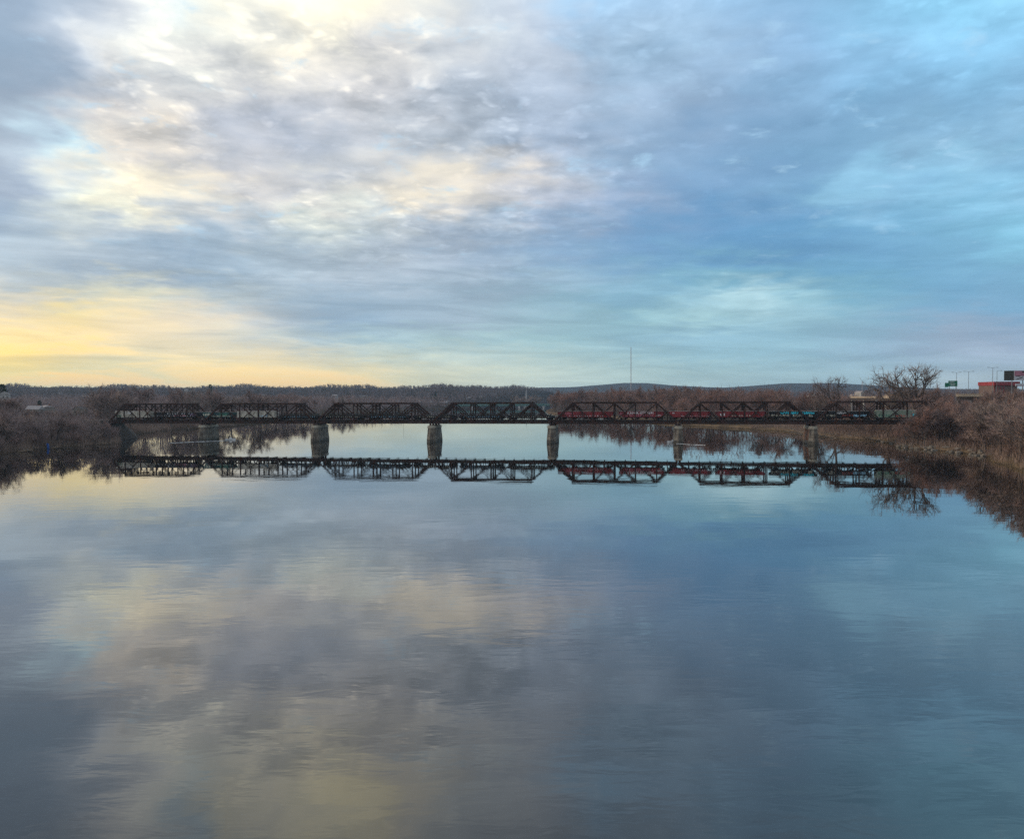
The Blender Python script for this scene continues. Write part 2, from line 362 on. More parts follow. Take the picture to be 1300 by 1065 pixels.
for y in ys:
    lx, rx = left_x(y), right_x(y)
    mid = [lx + (rx - lx) * t for t in (0.03, 0.1, 0.3, 0.5, 0.7, 0.9, 0.97)]
    xs = [lx - o for o in reversed(offs)] + mid + [rx + o for o in offs]
    for x in xs: gv.append((x, y, ground(x, y)))
nc = len(offs) * 2 + 7
for j in range(len(ys) - 1):
    for i in range(nc - 1):
        a = j * nc + i; gf.append((a, a + 1, a + nc + 1, a + nc))
def ground_mat():
    m = bpy.data.materials.new('bank_soil'); m.use_nodes = True; t = NT(m.node_tree); b = t.n['Principled BSDF']
    g = t.new('ShaderNodeNewGeometry').outputs['Position']
    n = t.noise(g, 0.25, 6.0, 0.65); n2 = t.noise(g, 0.02, 4.0, 0.6); n3 = t.noise(g, 2.2, 4.0, 0.6)
    c = t.mix(t.mapr(n, 0.35, 0.65, 0, 1), (0.040, 0.028, 0.022), (0.085, 0.060, 0.045))
    c = t.mix(t.mapr(n2, 0.42, 0.6, 0, 0.7), c, (0.075, 0.062, 0.048))
    c = t.mix(t.mapr(n3, 0.5, 0.7, 0, 0.35), c, (0.16, 0.12, 0.08))
    z = t.sep(g)[2]
    sand = t.math('MULTIPLY', t.mapr(z, 0.0, 0.35, 0, 1), t.mapr(z, 1.1, 2.2, 1, 0))
    side = t.mapr(t.sep(g)[0], 0.0, 60.0, 0.0, 1.0)
    sand = t.math('MULTIPLY', t.math('MULTIPLY', sand, side), t.mapr(t.noise(g, 0.09, 4.0), 0.38, 0.55, 0.1, 0.9))
    c = t.mix(sand, c, (0.22, 0.15, 0.09))
    c = t.mix(t.mapr(z, -0.1, 0.3, 0.7, 0.0), c, (0.028, 0.022, 0.016))
    # far slopes are wooded: grey-brown
    far = t.mapr(t.vmath('LENGTH', g), 900, 1600, 0, 1)
    wood = t.mix(t.mapr(t.noise(g, 0.02, 7.0, 0.7), 0.4, 0.62, 0, 1), (0.032, 0.026, 0.025), (0.062, 0.046, 0.042))
    c = t.mix(far, c, wood)
    t.l.new(c, b.inputs['Base Color']); b.inputs['Roughness'].default_value = 1.0; b.inputs['Specular IOR Level'].default_value = 0.0
    return m
me = bpy.data.meshes.new('ground'); me.from_pydata(gv, [], gf); me.materials.append(ground_mat())
me.polygons.foreach_set('use_smooth', [True] * len(me.polygons))
tag(link('ground', me), kind='structure')

# ------------------------------------------------------------------ water
def water_mat():
    m = bpy.data.materials.new('river_water'); m.use_nodes = True; t = NT(m.node_tree); b = t.n['Principled BSDF']
    g = t.new('ShaderNodeNewGeometry').outputs['Position']
    t.n.remove(b)
    gl = t.new('ShaderNodeBsdfGlossy'); gl.inputs['Roughness'].default_value = 0.012
    df = t.new('ShaderNodeBsdfDiffuse'); df.inputs['Color'].default_value = (0.016, 0.016, 0.014, 1)
    # reflectance against the angle of view: nearly a mirror at grazing angles, dim looking down
    face = t.math('ABSOLUTE', t.vmath('DOT_PRODUCT', t.new('ShaderNodeNewGeometry').outputs['Incoming'], (0.0, 0.0, 1.0)))
    refl = t.ramp(face, [(p, (v, v, v)) for p, v in ((0.0, 1.0), (0.06, .90), (0.10, .83), (0.14, .73), (0.20, .58), (0.26, .47), (0.34, .32), (0.44, .20), (0.60, .11), (1.0, .04))])
    ms = t.new('ShaderNodeMixShader'); t.l.new(refl, ms.inputs[0]); t.l.new(df.outputs[0], ms.inputs[1]); t.l.new(gl.outputs[0], ms.inputs[2])
    t.l.new(ms.outputs[0], [n for n in t.n if n.type == 'OUTPUT_MATERIAL'][0].inputs[0])
    x, y, z = t.sep(g)
    s1 = t.comb(t.math('MULTIPLY', x, 0.35), y, 0.0)
    a = t.noise(s1, 0.55, 3.0, 0.5, 0.3)           # wind ripples, crests lying across the view
    c = t.noise(t.comb(t.math('MULTIPLY', x, 0.5), y, 3.0), 0.12, 2.0, 0.5)      # slow swell
    patch = t.mapr(t.noise(t.comb(t.math('MULTIPLY', x, 0.5), y, 9.0), 0.018, 3.0, 0.5), 0.42, 0.62, 0.12, 1.0)
    near = t.mapr(y, 40.0, 260.0, 1.0, 0.35)
    h = t.math('ADD', t.math('MULTIPLY', t.math('MULTIPLY', t.math('MULTIPLY', a, patch), near), 0.026), t.math('MULTIPLY', c, 0.02))
    bn = t.new('ShaderNodeBump'); bn.inputs['Strength'].default_value = 1.0; bn.inputs['Distance'].default_value = 1.0
    t.l.new(h, bn.inputs['Height']); t.l.new(bn.outputs[0], gl.inputs['Normal'])
    return m
wv = []; wf = []
me = bpy.data.meshes.new('river_water')
me.from_pydata([(-900, -400, 0), (900, -400, 0), (900, 3000, 0), (-900, 3000, 0)], [], [(0, 1, 2, 3)])
me.materials.append(water_mat()); tag(link('river_water', me), kind='structure')

# ------------------------------------------------------------------ the truss bridge: local frame, x along the bridge, y away from the camera
BANG = math.atan2(-0.1773, 0.9842)
BN = Vector((0.1773, 0.9842, 0)); BU = Vector((0.9842, -0.1773, 0)); BP0 = BN * 340.4
def bpt(s, v, z=0.0):
    p = BP0 + BU * s + BN * v; return Vector((p.x, p.y, z))
SPAN = 55.0; NP = 6; PL = SPAN / NP
Z_BOT, Z_TOP = 9.0, 17.5
TV = (0.0, 4.75, 9.5)
S0 = -263.5                       # left end of the first span
def make_truss(parent, v):
    H0, H1 = Z_BOT, Z_TOP
    g = 0.55                       # the ends keep clear of the next span
    mb = MB()
    mb.bar((g, v, H0), (SPAN - g, v, H0), 0.55, 0.62)
    tr = mb.build('truss', RUST, parent)
    MB().bar((PL - 0.2, v, H1), (SPAN - PL + 0.2, v, H1), 0.62, 0.72).build('top_chord', RUST, tr)
    for a, b in (((g, v, H0 + 0.3), (PL, v, H1 - 0.36)), ((SPAN - g, v, H0 + 0.3), (SPAN - PL, v, H1 - 0.36))):
        MB().bar(a, b, 0.60, 0.68).build('end_post', RUST, tr)
    for i in range(1, NP):
        MB().bar((i * PL, v, H0 + 0.31), (i * PL, v, H1 - 0.36), 0.42, 0.46 if i != 3 else 0.62).build('vertical_post', RUST, tr)
    zm = (H0 + H1) / 2
    for i in range(NP):
        x0, x1 = i * PL, (i + 1) * PL; xm = (x0 + x1) / 2
        if 0 < i < NP - 1:
            down_right = i < NP / 2
            a, b = ((x0, H1 - .36), (x1, H0 + .31)) if down_right else ((x1, H1 - .36), (x0, H0 + .31))
            MB().bar((a[0], v, a[1]), (b[0], v, b[1]), 0.34, 0.40).build('diagonal_brace', RUST, tr)
            c, d = ((x0, H0 + .31), (x1, H1 - .36)) if down_right else ((x1, H0 + .31), (x0, H1 - .36))
            if i in (2, 3): MB().bar((c[0], v + .02, c[1]), (d[0], v + .02, d[1]), 0.22, 0.32).build('counter_brace', RUST, tr)
            else: MB().bar((c[0], v + .02, c[1]), (xm, v + .02, zm), 0.22, 0.28).build('counter_brace', RUST, tr)
        else:
            MB().bar((x1 if i == 0 else x0, v + .02, H0 + .31), (xm, v + .02, zm), 0.22, 0.26).build('counter_brace', RUST, tr)
        MB().bar((xm, v - .02, H0 + .31), (xm, v - .02, zm), 0.24, 0.24).build('hanger', RUST, tr)
    return tr
span_texts = [
 'rusty truss span at the left bank, leftmost of the seven',
 'rusty truss span carrying the long pale beige wagon, second from the left bank',
 'rusty truss span over low dark wagons nearest the left bank, third from left',
 'rusty truss span in the middle of the river, fourth of seven from either bank',
 'rusty truss span with the white-lettered red wagon behind its bars',
 'rusty truss span beside the blue-painted dark wagon, second from the right bank',
 'rusty truss span running into the trees of the right bank',
]
def make_span():
    r = empty('truss_span', bpt(S0, 0), BANG)
    for v in TV: make_truss(r, v)
    fl = MB()
    v0, v1 = TV[0], TV[-1]
    for i in range(NP * 2 + 1):
        x = min(max(i * PL / 2, 0.5), SPAN - 0.5)
        fl.box(x - 0.16, x + 0.16, v0 + 0.29, v1 - 0.29, 8.22, 9.12)
    for tv in (2.375, 7.125):
        for k in (-0.8, 0.8): fl.box(0.1, SPAN - 0.1, tv + k - 0.15, tv + k + 0.15, 9.13, 9.58)
    fl.box(0.25, SPAN - 0.25, v0 - 0.17, v0 + 0.17, 8.24, 8.66)
    fl.build('floor_frame', RUST, r)
    for tv in (2.375, 7.125):
        ti = MB(); x = 0.3
        while x < SPAN - 0.2:
            ti.box(x - 0.11, x + 0.11, tv - 1.4, tv + 1.4, 9.584, 9.80); x += 0.62
        ti.build('track_ties', TIMBER, r)
    ra = MB()
    for tv in (2.375, 7.125):
        for k in (-0.72, 0.72): ra.box(0.02, SPAN - 0.02, tv + k - 0.035, tv + k + 0.035, 9.804, 9.95)
    ra.build('rail', STEEL, r)
    br = MB()
    for i in range(1, NP):
        br.box(i * PL - 0.14, i * PL + 0.14, v0 + 0.32, v1 - 0.32, Z_TOP - 0.22, Z_TOP + 0.18)
        br.box(i * PL - 0.08, i * PL + 0.08, v0 + 0.22, v1 - 0.22, Z_TOP - 1.3, Z_TOP - 1.1)
        if i < NP - 1:
            for a, b in ((v0, TV[1]), (TV[1], v1)):
                br.bar((i * PL + .2, a + .35, Z_TOP - .04), ((i + 1) * PL - .2, b - .35, Z_TOP - .04), 0.12, 0.12)
                br.bar((i * PL + .2, b - .35, Z_TOP + .10), ((i + 1) * PL - .2, a + .35, Z_TOP + .10), 0.12, 0.12)
    br.build('top_bracing', RUST, r)
    for x, s in ((PL, -1), (SPAN - PL, 1)):
        pb = MB()
        for f in (0.06, 0.30):
            xx = x + s * PL * f; zz = Z_TOP - (Z_TOP - Z_BOT) * f
            pb.box(xx - 0.12, xx + 0.12, v0 + 0.31, v1 - 0.31, zz - 0.2, zz + 0.2)
        for a, b in ((v0, TV[1]), (TV[1], v1)):
            n = 4; wd = (b - a - .7) / n
            for k in range(n):
                za, zb = (0.08, 0.28) if k % 2 else (0.28, 0.08)
                pb.bar((x + s * PL * za, a + .35 + k * wd, Z_TOP - (Z_TOP - Z_BOT) * za), (x + s * PL * zb, a + .35 + (k + 1) * wd, Z_TOP - (Z_TOP - Z_BOT) * zb), .1, .1)
        pb.build('portal_brace', RUST, r)
    return r
SB = [S0, -212.7, -154.9, -98.5, -43.5, 11.5, 66.5, 121.5]     # where the spans meet on the piers
span0 = make_span()
for i in range(7):
    r = span0 if i == 0 else copy_tree(span0)
    r.location = bpt(SB[i], 0); r.scale.x = (SB[i + 1] - SB[i]) / SPAN
    tag(r, span_texts[i], 'bridge span', 'truss spans of the railway bridge')

# piers
def pier_poly(hx, y0, y1, nose):
    return [(-hx, y0), (0, y0 - nose), (hx, y0), (hx, y1), (0, y1 + nose), (-hx, y1)]
def make_pier():
    r = empty('bridge_pier', (0, 0, 0), BANG)
    MB().prism(pier_poly(2.15, -1.2, 10.7, 2.6), -3.0, 1.4, pier_poly(2.05, -1.2, 10.7, 2.45)).build('pier_footing', STONE, r)
    MB().prism(pier_poly(2.05, -1.1, 10.6, 2.4), 1.4, 6.3, pier_poly(1.55, -1.0, 10.5, 0.9)).build('pier_shaft', STONE, r)
    MB().prism(pier_poly(1.75, -1.2, 10.7, 0.9), 6.3, 7.0).prism(pier_poly(1.6, -1.1, 10.6, 0.7), 7.0, 7.45).build('pier_cap', mat('pale_coping_stone', (0.40, 0.37, 0.30), (0.22, 0.19, 0.15), 0.7), r)
    for v in TV:
        for s in (-0.62, 0.62):
            MB().prism([(s-.45, v-.45), (s+.45, v-.45), (s+.45, v+.45), (s-.45, v+.45)], 7.45, 8.69,
                       [(s-.28, v-.3), (s+.28, v-.3), (s+.28, v+.3), (s-.28, v+.3)]).build('bearing_shoe', RUST, r)
    return r
pier0 = make_pier()
pier_texts = ['stone pier with a pale block at its top, nearest the left bank', 'broad stone pier under the gap between pale wagon and low dark wagons',
              'dark stone pier, third from the left bank', 'dark stone pier below the end of the red wagons, in mid river',
              'narrow stone pier with the small white boat beside it', 'narrow stone pier stained orange with rust, nearest the right bank']
for i in range(6):
    p = pier0 if i == 0 else copy_tree(pier0)
    p.location = bpt(SB[i + 1], 0)
    tag(p, pier_texts[i], 'bridge pier', 'stone piers of the railway bridge')
    if i == 5:
        rs = MB(); rs.prism([(-2.09, -1.0), (-2.03, -1.0), (-2.03, 9.8), (-2.09, 9.8)], 1.42, 6.28, [(-1.60, -.9), (-1.54, -.9), (-1.54, 9.7), (-1.60, 9.7)])
        rs.build('rust_stained_face', RUSTSTONE, p)
# abutments
for s, lab in ((S0 - 3.2, 'dark stone abutment in the brush at the left end of the bridge'), (S0 + 7 * SPAN + 3.2, 'dark stone abutment hidden in the trees at the right end of the bridge')):
    a = empty('bridge_abutment', bpt(s, 0), BANG); tag(a, lab, 'abutment')
    DST = mat('dark_masonry', (0.055, 0.046, 0.038), (0.03, 0.026, 0.022), .5); MB().box(-3, 3, -2.0, 11.5, -1.0, 8.2).build('abutment_wall', DST, a)
    sg = -1 if s < 0 else 1
    MB().box(-3, 2.2, -2.0, 11.5, 8.2, 9.6).build('backwall', DST, a) if sg < 0 else MB().box(-2.2, 3, -2.0, 11.5, 8.2, 9.6).build('backwall', DST, a)
# railway embankments with track beyond the bridge
EARTH = mat('embankment_earth', (0.06, 0.045, 0.035), (0.03, 0.024, 0.02), 0.3)
for sa, sb in ((-420, S0 - 3.0), (S0 + 7 * SPAN + 3.0, 330)):
    n = 24; mb = MB(); top = []; 
    for k in range(n + 1):
        s = sa + (sb - sa) * k / n
        for v, z in ((-14, 2.0), (-1.5, 9.45), (11, 9.45), (24, 2.0)):
            p = bpt(s, v); mb.v.append((p.x, p.y, max(z, ground(p.x, p.y) - 1.5) if z < 3 else z))
    for k in range(n):
        for j in range(3):
            a = k * 4 + j; mb.f.append((a, a + 4, a + 5, a + 1))
    e = 0 if sa > 0 else n * 4            # rough sloping end beside the abutment
    o = len(mb.v)
    for v in (-14, 24):
        p = bpt((sa if sa > 0 else sb) + (-7 if sa > 0 else 7), v * .7, -.6); mb.v.append(tuple(p))
    mb.f += [(e, e + 1, o), (e + 1, e + 2, o + 1, o), (e + 2, e + 3, o + 1)]
    tag(mb.build('embankment_ground', EARTH), kind='structure')
    tk = MB()
    for tv in (2.375, 7.125):
        for q in (-0.72, 0.72):
            a = bpt(sa, tv + q, 9.62); b = bpt(sb, tv + q, 9.62); tk.bar(a, b, 0.07, 0.14)
    tag(tk.build('railway_track', STEEL), kind='structure')

# ------------------------------------------------------------------ the freight train on the near track
RAIL = 9.95; TRACK_V = 2.375
WHITE = mat('graffiti_white', (0.80, 0.79, 0.78), (0.60, 0.58, 0.57), 1.5)
CYAN = mat('graffiti_cyan', (0.060, 0.696, 0.840), (0.048, 0.528, 0.660), 1.0)
PINK = mat('graffiti_pink', (0.630, 0.224, 0.280), (0.420, 0.140, 0.182), 1.0)
REDG = mat('graffiti_red', (0.588, 0.126, 0.084), (0.350, 0.084, 0.070), 1.0)
LBLUE = mat('graffiti_light_blue', (0.375, 0.630, 0.780), (0.240, 0.450, 0.600), 1.0)
CREAM = mat('graffiti_cream', (0.750, 0.690, 0.540), (0.480, 0.450, 0.360), 1.0)
GREEN = mat('graffiti_green', (0.10, 0.28, 0.18), (0.06, 0.18, 0.12), 1.0)
PURPLE = mat('graffiti_purple', (0.26, 0.14, 0.28), (0.15, 0.08, 0.18), 1.0)
CARRED = mat('wagon_red', (0.300, 0.042, 0.045), (0.150, 0.027, 0.030), 0.35, c3=(0.07, 0.022, 0.02), scale3=0.5)
CARBEIGE = mat('wagon_beige', (0.58, 0.53, 0.44), (0.38, 0.35, 0.29), 0.4, c3=(0.16, 0.13, 0.10), scale3=0.6)
CARGREEN = mat('wagon_pale_green', (0.34, 0.39, 0.31), (0.22, 0.26, 0.20), 0.4)
CARDARK = mat('wagon_black', (0.024, 0.024, 0.027), (0.012, 0.012, 0.013), 0.5, c3=(0.05, 0.04, 0.035), scale3=0.7)
CARTEAL = mat('wagon_teal', (0.063, 0.140, 0.133), (0.042, 0.077, 0.077), 0.4)
LOAD = mat('scrap_load', (0.045, 0.042, 0.038), (0.014, 0.014, 0.013), 1.2, c3=(0.09, 0.085, 0.07), scale3=1.7)
EDGE = mat('wagon_roof_edge', (0.36, 0.32, 0.29), (0.22, 0.19, 0.17), 0.8)
def wheel_bogie(parent, x):
    b = MB()
    b.box(x - 1.35, x + 1.35, -1.12, -0.98, 0.32, 0.68).box(x - 1.35, x + 1.35, 0.98, 1.12, 0.32, 0.68).box(x - 0.2, x + 0.2, -0.97, 0.97, 0.4, 0.8)
    bo = b.build('bogie', DARKIRON, parent)
    for wx in (x - 0.88, x + 0.88):
        m = MB(); m.tube([(wx, -0.85, .46), (wx, -0.70, .46)], [.46, .46], 14); m.tube([(wx, 0.70, .46), (wx, 0.85, .46)], [.46, .46], 14); m.tube([(wx, -.7, .46), (wx, .7, .46)], [.07, .07], 6)
        m.build('wheelset', DARKIRON, bo)
def text_mesh(s, size):
    cu = bpy.data.curves.new('lettering', 'FONT'); cu.body = s; cu.size = size; cu.extrude = 0.008; cu.resolution_u = 2; cu.space_character = 1.05
    cu.offset = 0.02
    o = bpy.data.objects.new('lettering', cu); col.objects.link(o)
    dg = bpy.context.evaluated_depsgraph_get(); dg.update()
    me = bpy.data.meshes.new_from_object(o.evaluated_get(dg)); bpy.data.objects.remove(o); return me
def lettering(parent, s, x, z, size, m, y, name='lettering', sx=1.0):
    me = text_mesh(s, size); me.materials.clear(); me.materials.append(m)
    o = link(name, me, parent, (x, y, z)); o.rotation_euler = (R(90), 0, 0); o.scale = (sx, 1, 1); return o
def scrawl(parent, x0, x1, z0, z1, m, y, seed, name='graffiti', n=None, fill=0.8):
    """loose throw-up lettering: bubbly strokes, each a thin raised flake of paint"""
    rr = random.Random(seed); mb = MB(); H = z1 - z0
    n = n or max(3, int((x1 - x0) / (H * 0.55)))
    wd = (x1 - x0) / n
    for k in range(n):
        cx = x0 + (k + .5) * wd
        for _ in range(3):
            a = (cx + rr.uniform(-.45, .45) * wd * fill, z0 + rr.uniform(0, .4) * H); b = (cx + rr.uniform(-.45, .45) * wd * fill, z1 - rr.uniform(0, .4) * H)
            t = H * rr.uniform(.10, .2); dx, dz = b[0] - a[0], b[1] - a[1]; L = math.hypot(dx, dz) or 1; nx, nz = -dz / L * t / 2, dx / L * t / 2
            yo = y - 0.003 * rr.random()
            q = [(a[0] - nx, yo, a[1] - nz), (a[0] + nx, yo, a[1] + nz), (b[0] + nx, yo, b[1] + nz), (b[0] - nx, yo, b[1] - nz)]
            mb.add(q + [(p[0], y + .02, p[2]) for p in q], [(0, 3, 2, 1), (0, 1, 5, 4), (1, 2, 6, 5), (2, 3, 7, 6), (3, 0, 4, 7)])
    return mb.build(name, m, parent)
def ladder(parent, x, z0, z1, y, m=DARKIRON):
    b = MB(); b.box(x - .2, x - .16, y - .05, y - .01, z0, z1).box(x + .16, x + .2, y - .05, y - .01, z0, z1)
    z = z0 + .2
    while z < z1: b.box(x - .16, x + .16, y - .045, y - .015, z, z + .03); z += .35
    b.build('ladder', m, parent)
HW = 1.48
def car_base(name, s, L, label, group):
    r = empty(name, bpt(s, TRACK_V, RAIL), BANG); tag(r, label, 'freight wagon', group)
    for sx in (-1, 1):
        wheel_bogie(r, sx * (L / 2 - 2.2))
        MB().box(sx * (L / 2 + .05) - .3, sx * (L / 2 + .05) + .3, -.12, .12, .72, .95).build('coupler', DARKIRON, r)
    return r
def hopper(s, L, label, m, h=3.75, edge=EDGE, bays=4):
    """covered hopper: ribbed sides, sloped ends, discharge bays below"""
    r = car_base('hopper_wagon', s, L, label, 'freight wagons on the bridge')
    b = MB(); e = L / 2 - .35
    z0, z1 = 1.25, h
    prof = [(-e + 1.9, z0), (e - 1.9, z0), (e, z0 + 1.25), (e, z1), (-e, z1), (-e, z0 + 1.25)]
    n = len(prof)
    b.add([(x, -HW, z) for x, z in prof] + [(x, HW, z) for x, z in prof], [tuple(range(n)), tuple(range(n, 2 * n))[::-1]] + [((i + 1) % n, i, n + i, n + (i + 1) % n) for i in range(n)])
    b.build('body', m, r)
    ri = MB()
    k = 14
    for i in range(k + 1):
        x = -e + .12 + (2 * e - .24) * i / k
        zz = z0 + .05 + max(0, (abs(x) - (e - 1.9)) / 1.9) * 1.25
        for y in (-HW - .08, HW + .005): ri.box(x - .06, x + .06, y, y + .075, zz, z1 - .12)
    ri.build('side_ribs', m, r)
    MB().box(-e - .03, e + .03, -HW - .1, HW + .1, z1 + .004, z1 + .12).build('roof_edge', edge, r)
    ba = MB()
    for i in range(bays):
        cx = -e + 3.2 + (2 * e - 6.4) * i / (bays - 1)
        ba.add([(cx - 1.3, -1.2, z0 - .004), (cx + 1.3, -1.2, z0 - .004), (cx + 1.3, 1.2, z0 - .004), (cx - 1.3, 1.2, z0 - .004), (cx - .45, -.5, .45), (cx + .45, -.5, .45), (cx + .45, .5, .45), (cx - .45, .5, .45)],
               [(0, 1, 2, 3), (7, 6, 5, 4), (1, 0, 4, 5), (2, 1, 5, 6), (3, 2, 6, 7), (0, 3, 7, 4)])
    ba.build('discharge_bays', DARKIRON, r)
    MB().box(-L / 2 + .05, L / 2 - .05, -.35, .35, .95, 1.24).build('centre_sill', DARKIRON, r)
    ladder(r, -e + .3, 1.4, z1, -HW - .08); ladder(r, e - .3, 1.4, z1, -HW - .08)
    return r
def boxcar(s, L, label, m, h=4.05):
    r = car_base('boxcar', s, L, label, 'freight wagons on the bridge')
    e = L / 2 - .3
    MB().box(-e, e, -HW, HW, 1.1, h).build('body', m, r)
    MB().add([(-e - .05, -HW - .05, h + .004), (e + .05, -HW - .05, h + .004), (e + .05, HW + .05, h + .004), (-e - .05, HW + .05, h + .004), (-e - .05, 0, h + .22), (e + .05, 0, h + .22)],
             [(3, 2, 1, 0), (0, 1, 5, 4), (2, 3, 4, 5), (1, 2, 5), (3, 0, 4)]).build('roof', EDGE, r)
    ri = MB()
    for i in range(17):
        x = -e + .1 + (2 * e - .2) * i / 16
        if abs(x) > 1.6: ri.box(x - .05, x + .05, -HW - .06, -HW - .003, 1.15, h - .1).box(x - .05, x + .05, HW + .003, HW + .06, 1.15, h - .1)
    ri.build('side_ribs', m, r)
    MB().box(-1.5, 1.5, -HW - .09, -HW - .004, 1.2, h - .15).build('sliding_door', m, r)
    MB().box(-L / 2 + .05, L / 2 - .05, -.35, .35, .8, 1.096).build('centre_sill', DARKIRON, r)
    ladder(r, e - .3, 1.2, h, -HW - .06)
    return r
def gondola(s, L, label, seed, sides=1.95, m=CARDARK, heap=1.0):
    r = car_base('gondola_wagon', s, L, label, 'freight wagons on the bridge')
    e = L / 2 - .3; b = MB()
    b.box(-e, e, -HW, HW, 1.0, 1.15)
    b.box(-e, e, -HW, -HW + .08, 1.15, sides).box(-e, e, HW - .08, HW, 1.15, sides).box(-e, -e + .08, -HW + .08, HW - .08, 1.15, sides).box(e - .08, e, -HW + .08, HW - .08, 1.15, sides)
    b.build('body', m, r)
    ri = MB()
    for i in range(15):
        x = -e + .1 + (2 * e - .2) * i / 14; ri.box(x - .06, x + .06, -HW - .07, -HW - .003, 1.02, sides - .03)
    ri.build('side_ribs', m, r)
    rr = random.Random(seed); ld = MB(); nx, ny = 46, 5
    x0, x1 = -e + .1, e - .1
    for i in range(nx + 1):
        for j in range(ny + 1):
            x = x0 + (x1 - x0) * i / nx; y = -HW + .09 + (2 * HW - .18) * j / ny
            env = (.35 + .65 * math.sin(i * .21 + seed) ** 2) * math.sin(math.pi * (j + .35) / (ny + .7)) * min(1, i / 3, (nx - i) / 3)
            ld.v.append((x, y, sides - .25 + heap * env * rr.uniform(.5, 1.1)))
    for i in range(nx):
        for j in range(ny):
            a = i * (ny + 1) + j; ld.f.append((a, a + ny + 1, a + ny + 2, a + 1))
    lo = ld.build('load', LOAD, r)
    bits = MB()
    for _ in range(40):
        x = rr.uniform(x0 + 1, x1 - 1); y = rr.uniform(-1.1, 1.1); a = rr.uniform(0, 3.1); q = rr.uniform(.4, 1.3); z = sides + rr.uniform(0, .55) * heap
        bits.bar((x, y, z), (x + q * math.cos(a), y + rr.uniform(-.3, .3), z + abs(q * math.sin(a)) * .7), rr.uniform(.1, .3), rr.uniform(.1, .25))
    bits.build('scrap_pieces', LOAD, r)
    MB().box(-L / 2 + .05, L / 2 - .05, -.35, .35, .7, .996).build('centre_sill', DARKIRON, r)
    ladder(r, e - .3, 1.0, sides, -HW - .06)
    return r
def s_of(px):                     # distance along the bridge where a line of sight meets the near track
    d = ray(px, 530); k = (340.4 + TRACK_V - HW) / (d.x * BN.x + d.y * BN.y); p = d * k
    return (Vector((p.x, p.y, 0)) - BP0).dot(BU)
YS = -HW - .09
def span_px(a, b): return (s_of(a) + s_of(b)) / 2, abs(s_of(b) - s_of(a)) - 1.0

s, L = span_px(144, 193); c = boxcar(s, L, 'beige boxcar with pale graffiti on the leftmost bridge span', CARBEIGE)
scrawl(c, -L * .46, -L * .30, 1.3, 2.5, GREEN, YS, 1); scrawl(c, -L * .25, .0, 2.4, 4.0, WHITE, YS, 2)
s, L = span_px(193, 254.5); c = hopper(s, L, 'black hopper wagon with rows of small white lettering near the left bank', CARDARK, 3.6)
scrawl(c, -L * .20, L * .36, 2.5, 3.35, WHITE, YS, 3, n=11); scrawl(c, -L * .42, L * .38, 1.5, 2.25, WHITE, YS, 4, n=16); scrawl(c, -L * .05, L * .2, 1.6, 2.3, PINK, YS - .004, 5); scrawl(c, L * .3, L * .45, 1.6, 3.2, PURPLE, YS, 55)
s, L = span_px(254.5, 299); c = hopper(s, L, 'dark teal hopper wagon crossing the gap over the leftmost pier', CARTEAL, 3.6)
scrawl(c, -L * .45, -L * .25, 1.7, 3.2, CREAM, YS, 6); scrawl(c, .05 * L, L * .3, 1.8, 3.2, GREEN, YS, 7); scrawl(c, -.2 * L, L * .4, 1.4, 2.1, CREAM, YS, 71)
s, L = span_px(299, 352); c = boxcar(s, L, 'long plain beige boxcar on the second bridge span', CARBEIGE)
scrawl(c, L * .05, L * .3, 1.3, 2.4, LBLUE, YS, 8); scrawl(c, -L * .4, -L * .05, 1.3, 2.3, CREAM, YS, 9)
gx = [352, 407, 464, 522, 581, 642, 705.5]
gl = ['low dark gondola wagon directly behind the long beige boxcar', 'low dark gondola wagon passing over the second pier from left', 'low dark gondola wagon heaped high inside the third truss span',
      'low dark gondola wagon passing over the third pier from left', 'low dark gondola wagon in the left half of the middle truss span', 'low dark gondola wagon coupled ahead of the red wagons']
for i in range(6):
    s, L = span_px(gx[i], gx[i + 1]); c = gondola(s, L, gl[i], 30 + i, heap=(1.5, 1.2, 1.7, 0.8, 1.4, 1.6)[i])
    scrawl(c, -L * .4, L * .4, 1.15, 1.75, CREAM if i % 2 else LBLUE, -HW - .08, 40 + i, n=18, fill=.5)
s, L = span_px(705.5, 782); L2 = L
c = hopper(s, L, 'dull red hopper wagon first behind the low dark wagons', CARRED, 3.75, bays=5); scrawl(c, -L * .3, L * .32, 1.5, 2.15, WHITE, YS, 10, n=14, fill=.6); scrawl(c, -L * .36, -L * .2, 2.4, 3.3, PINK, YS, 11)
s, L = span_px(783, 846); c = hopper(s, L, 'red hopper wagon with large white capitals over a pink pattern', CARRED, 3.75)
lettering(c, 'KNVIR-STREEPI', -L * .30, 2.62, 1.28, WHITE, YS, sx=(L * .70) / (13 * .86)); lettering(c, 'DU', -L * .46, 2.35, 1.1, PINK, YS, sx=.9)
scrawl(c, -L * .34, L * .25, 1.45, 2.5, PINK, YS, 12, n=16); scrawl(c, L * .30, L * .42, 1.6, 2.4, WHITE, YS, 13)
s, L = span_px(846, 906); c = hopper(s, L, 'plain red hopper wagon passing over the narrow pier', CARRED, 3.75); scrawl(c, -L * .40, -L * .34, 2.7, 3.3, WHITE, YS, 14); scrawl(c, -L * .2, L * .42, 1.5, 2.0, WHITE, YS, 15, n=16, fill=.5)
s, L = span_px(906, 974.5); c = hopper(s, L, 'rearmost red hopper wagon, coupled to the black wagon with cyan paint', CARRED, 3.75); scrawl(c, -L * .4, -L * .3, 1.6, 3.0, WHITE, YS, 16); scrawl(c, -L * .18, L * .25, 1.5, 2.3, CREAM, YS, 17, n=9)
s, L = span_px(974.5, 1041); c = hopper(s, L, 'black hopper wagon with bright cyan graffiti and cream letters', CARDARK, 3.7)
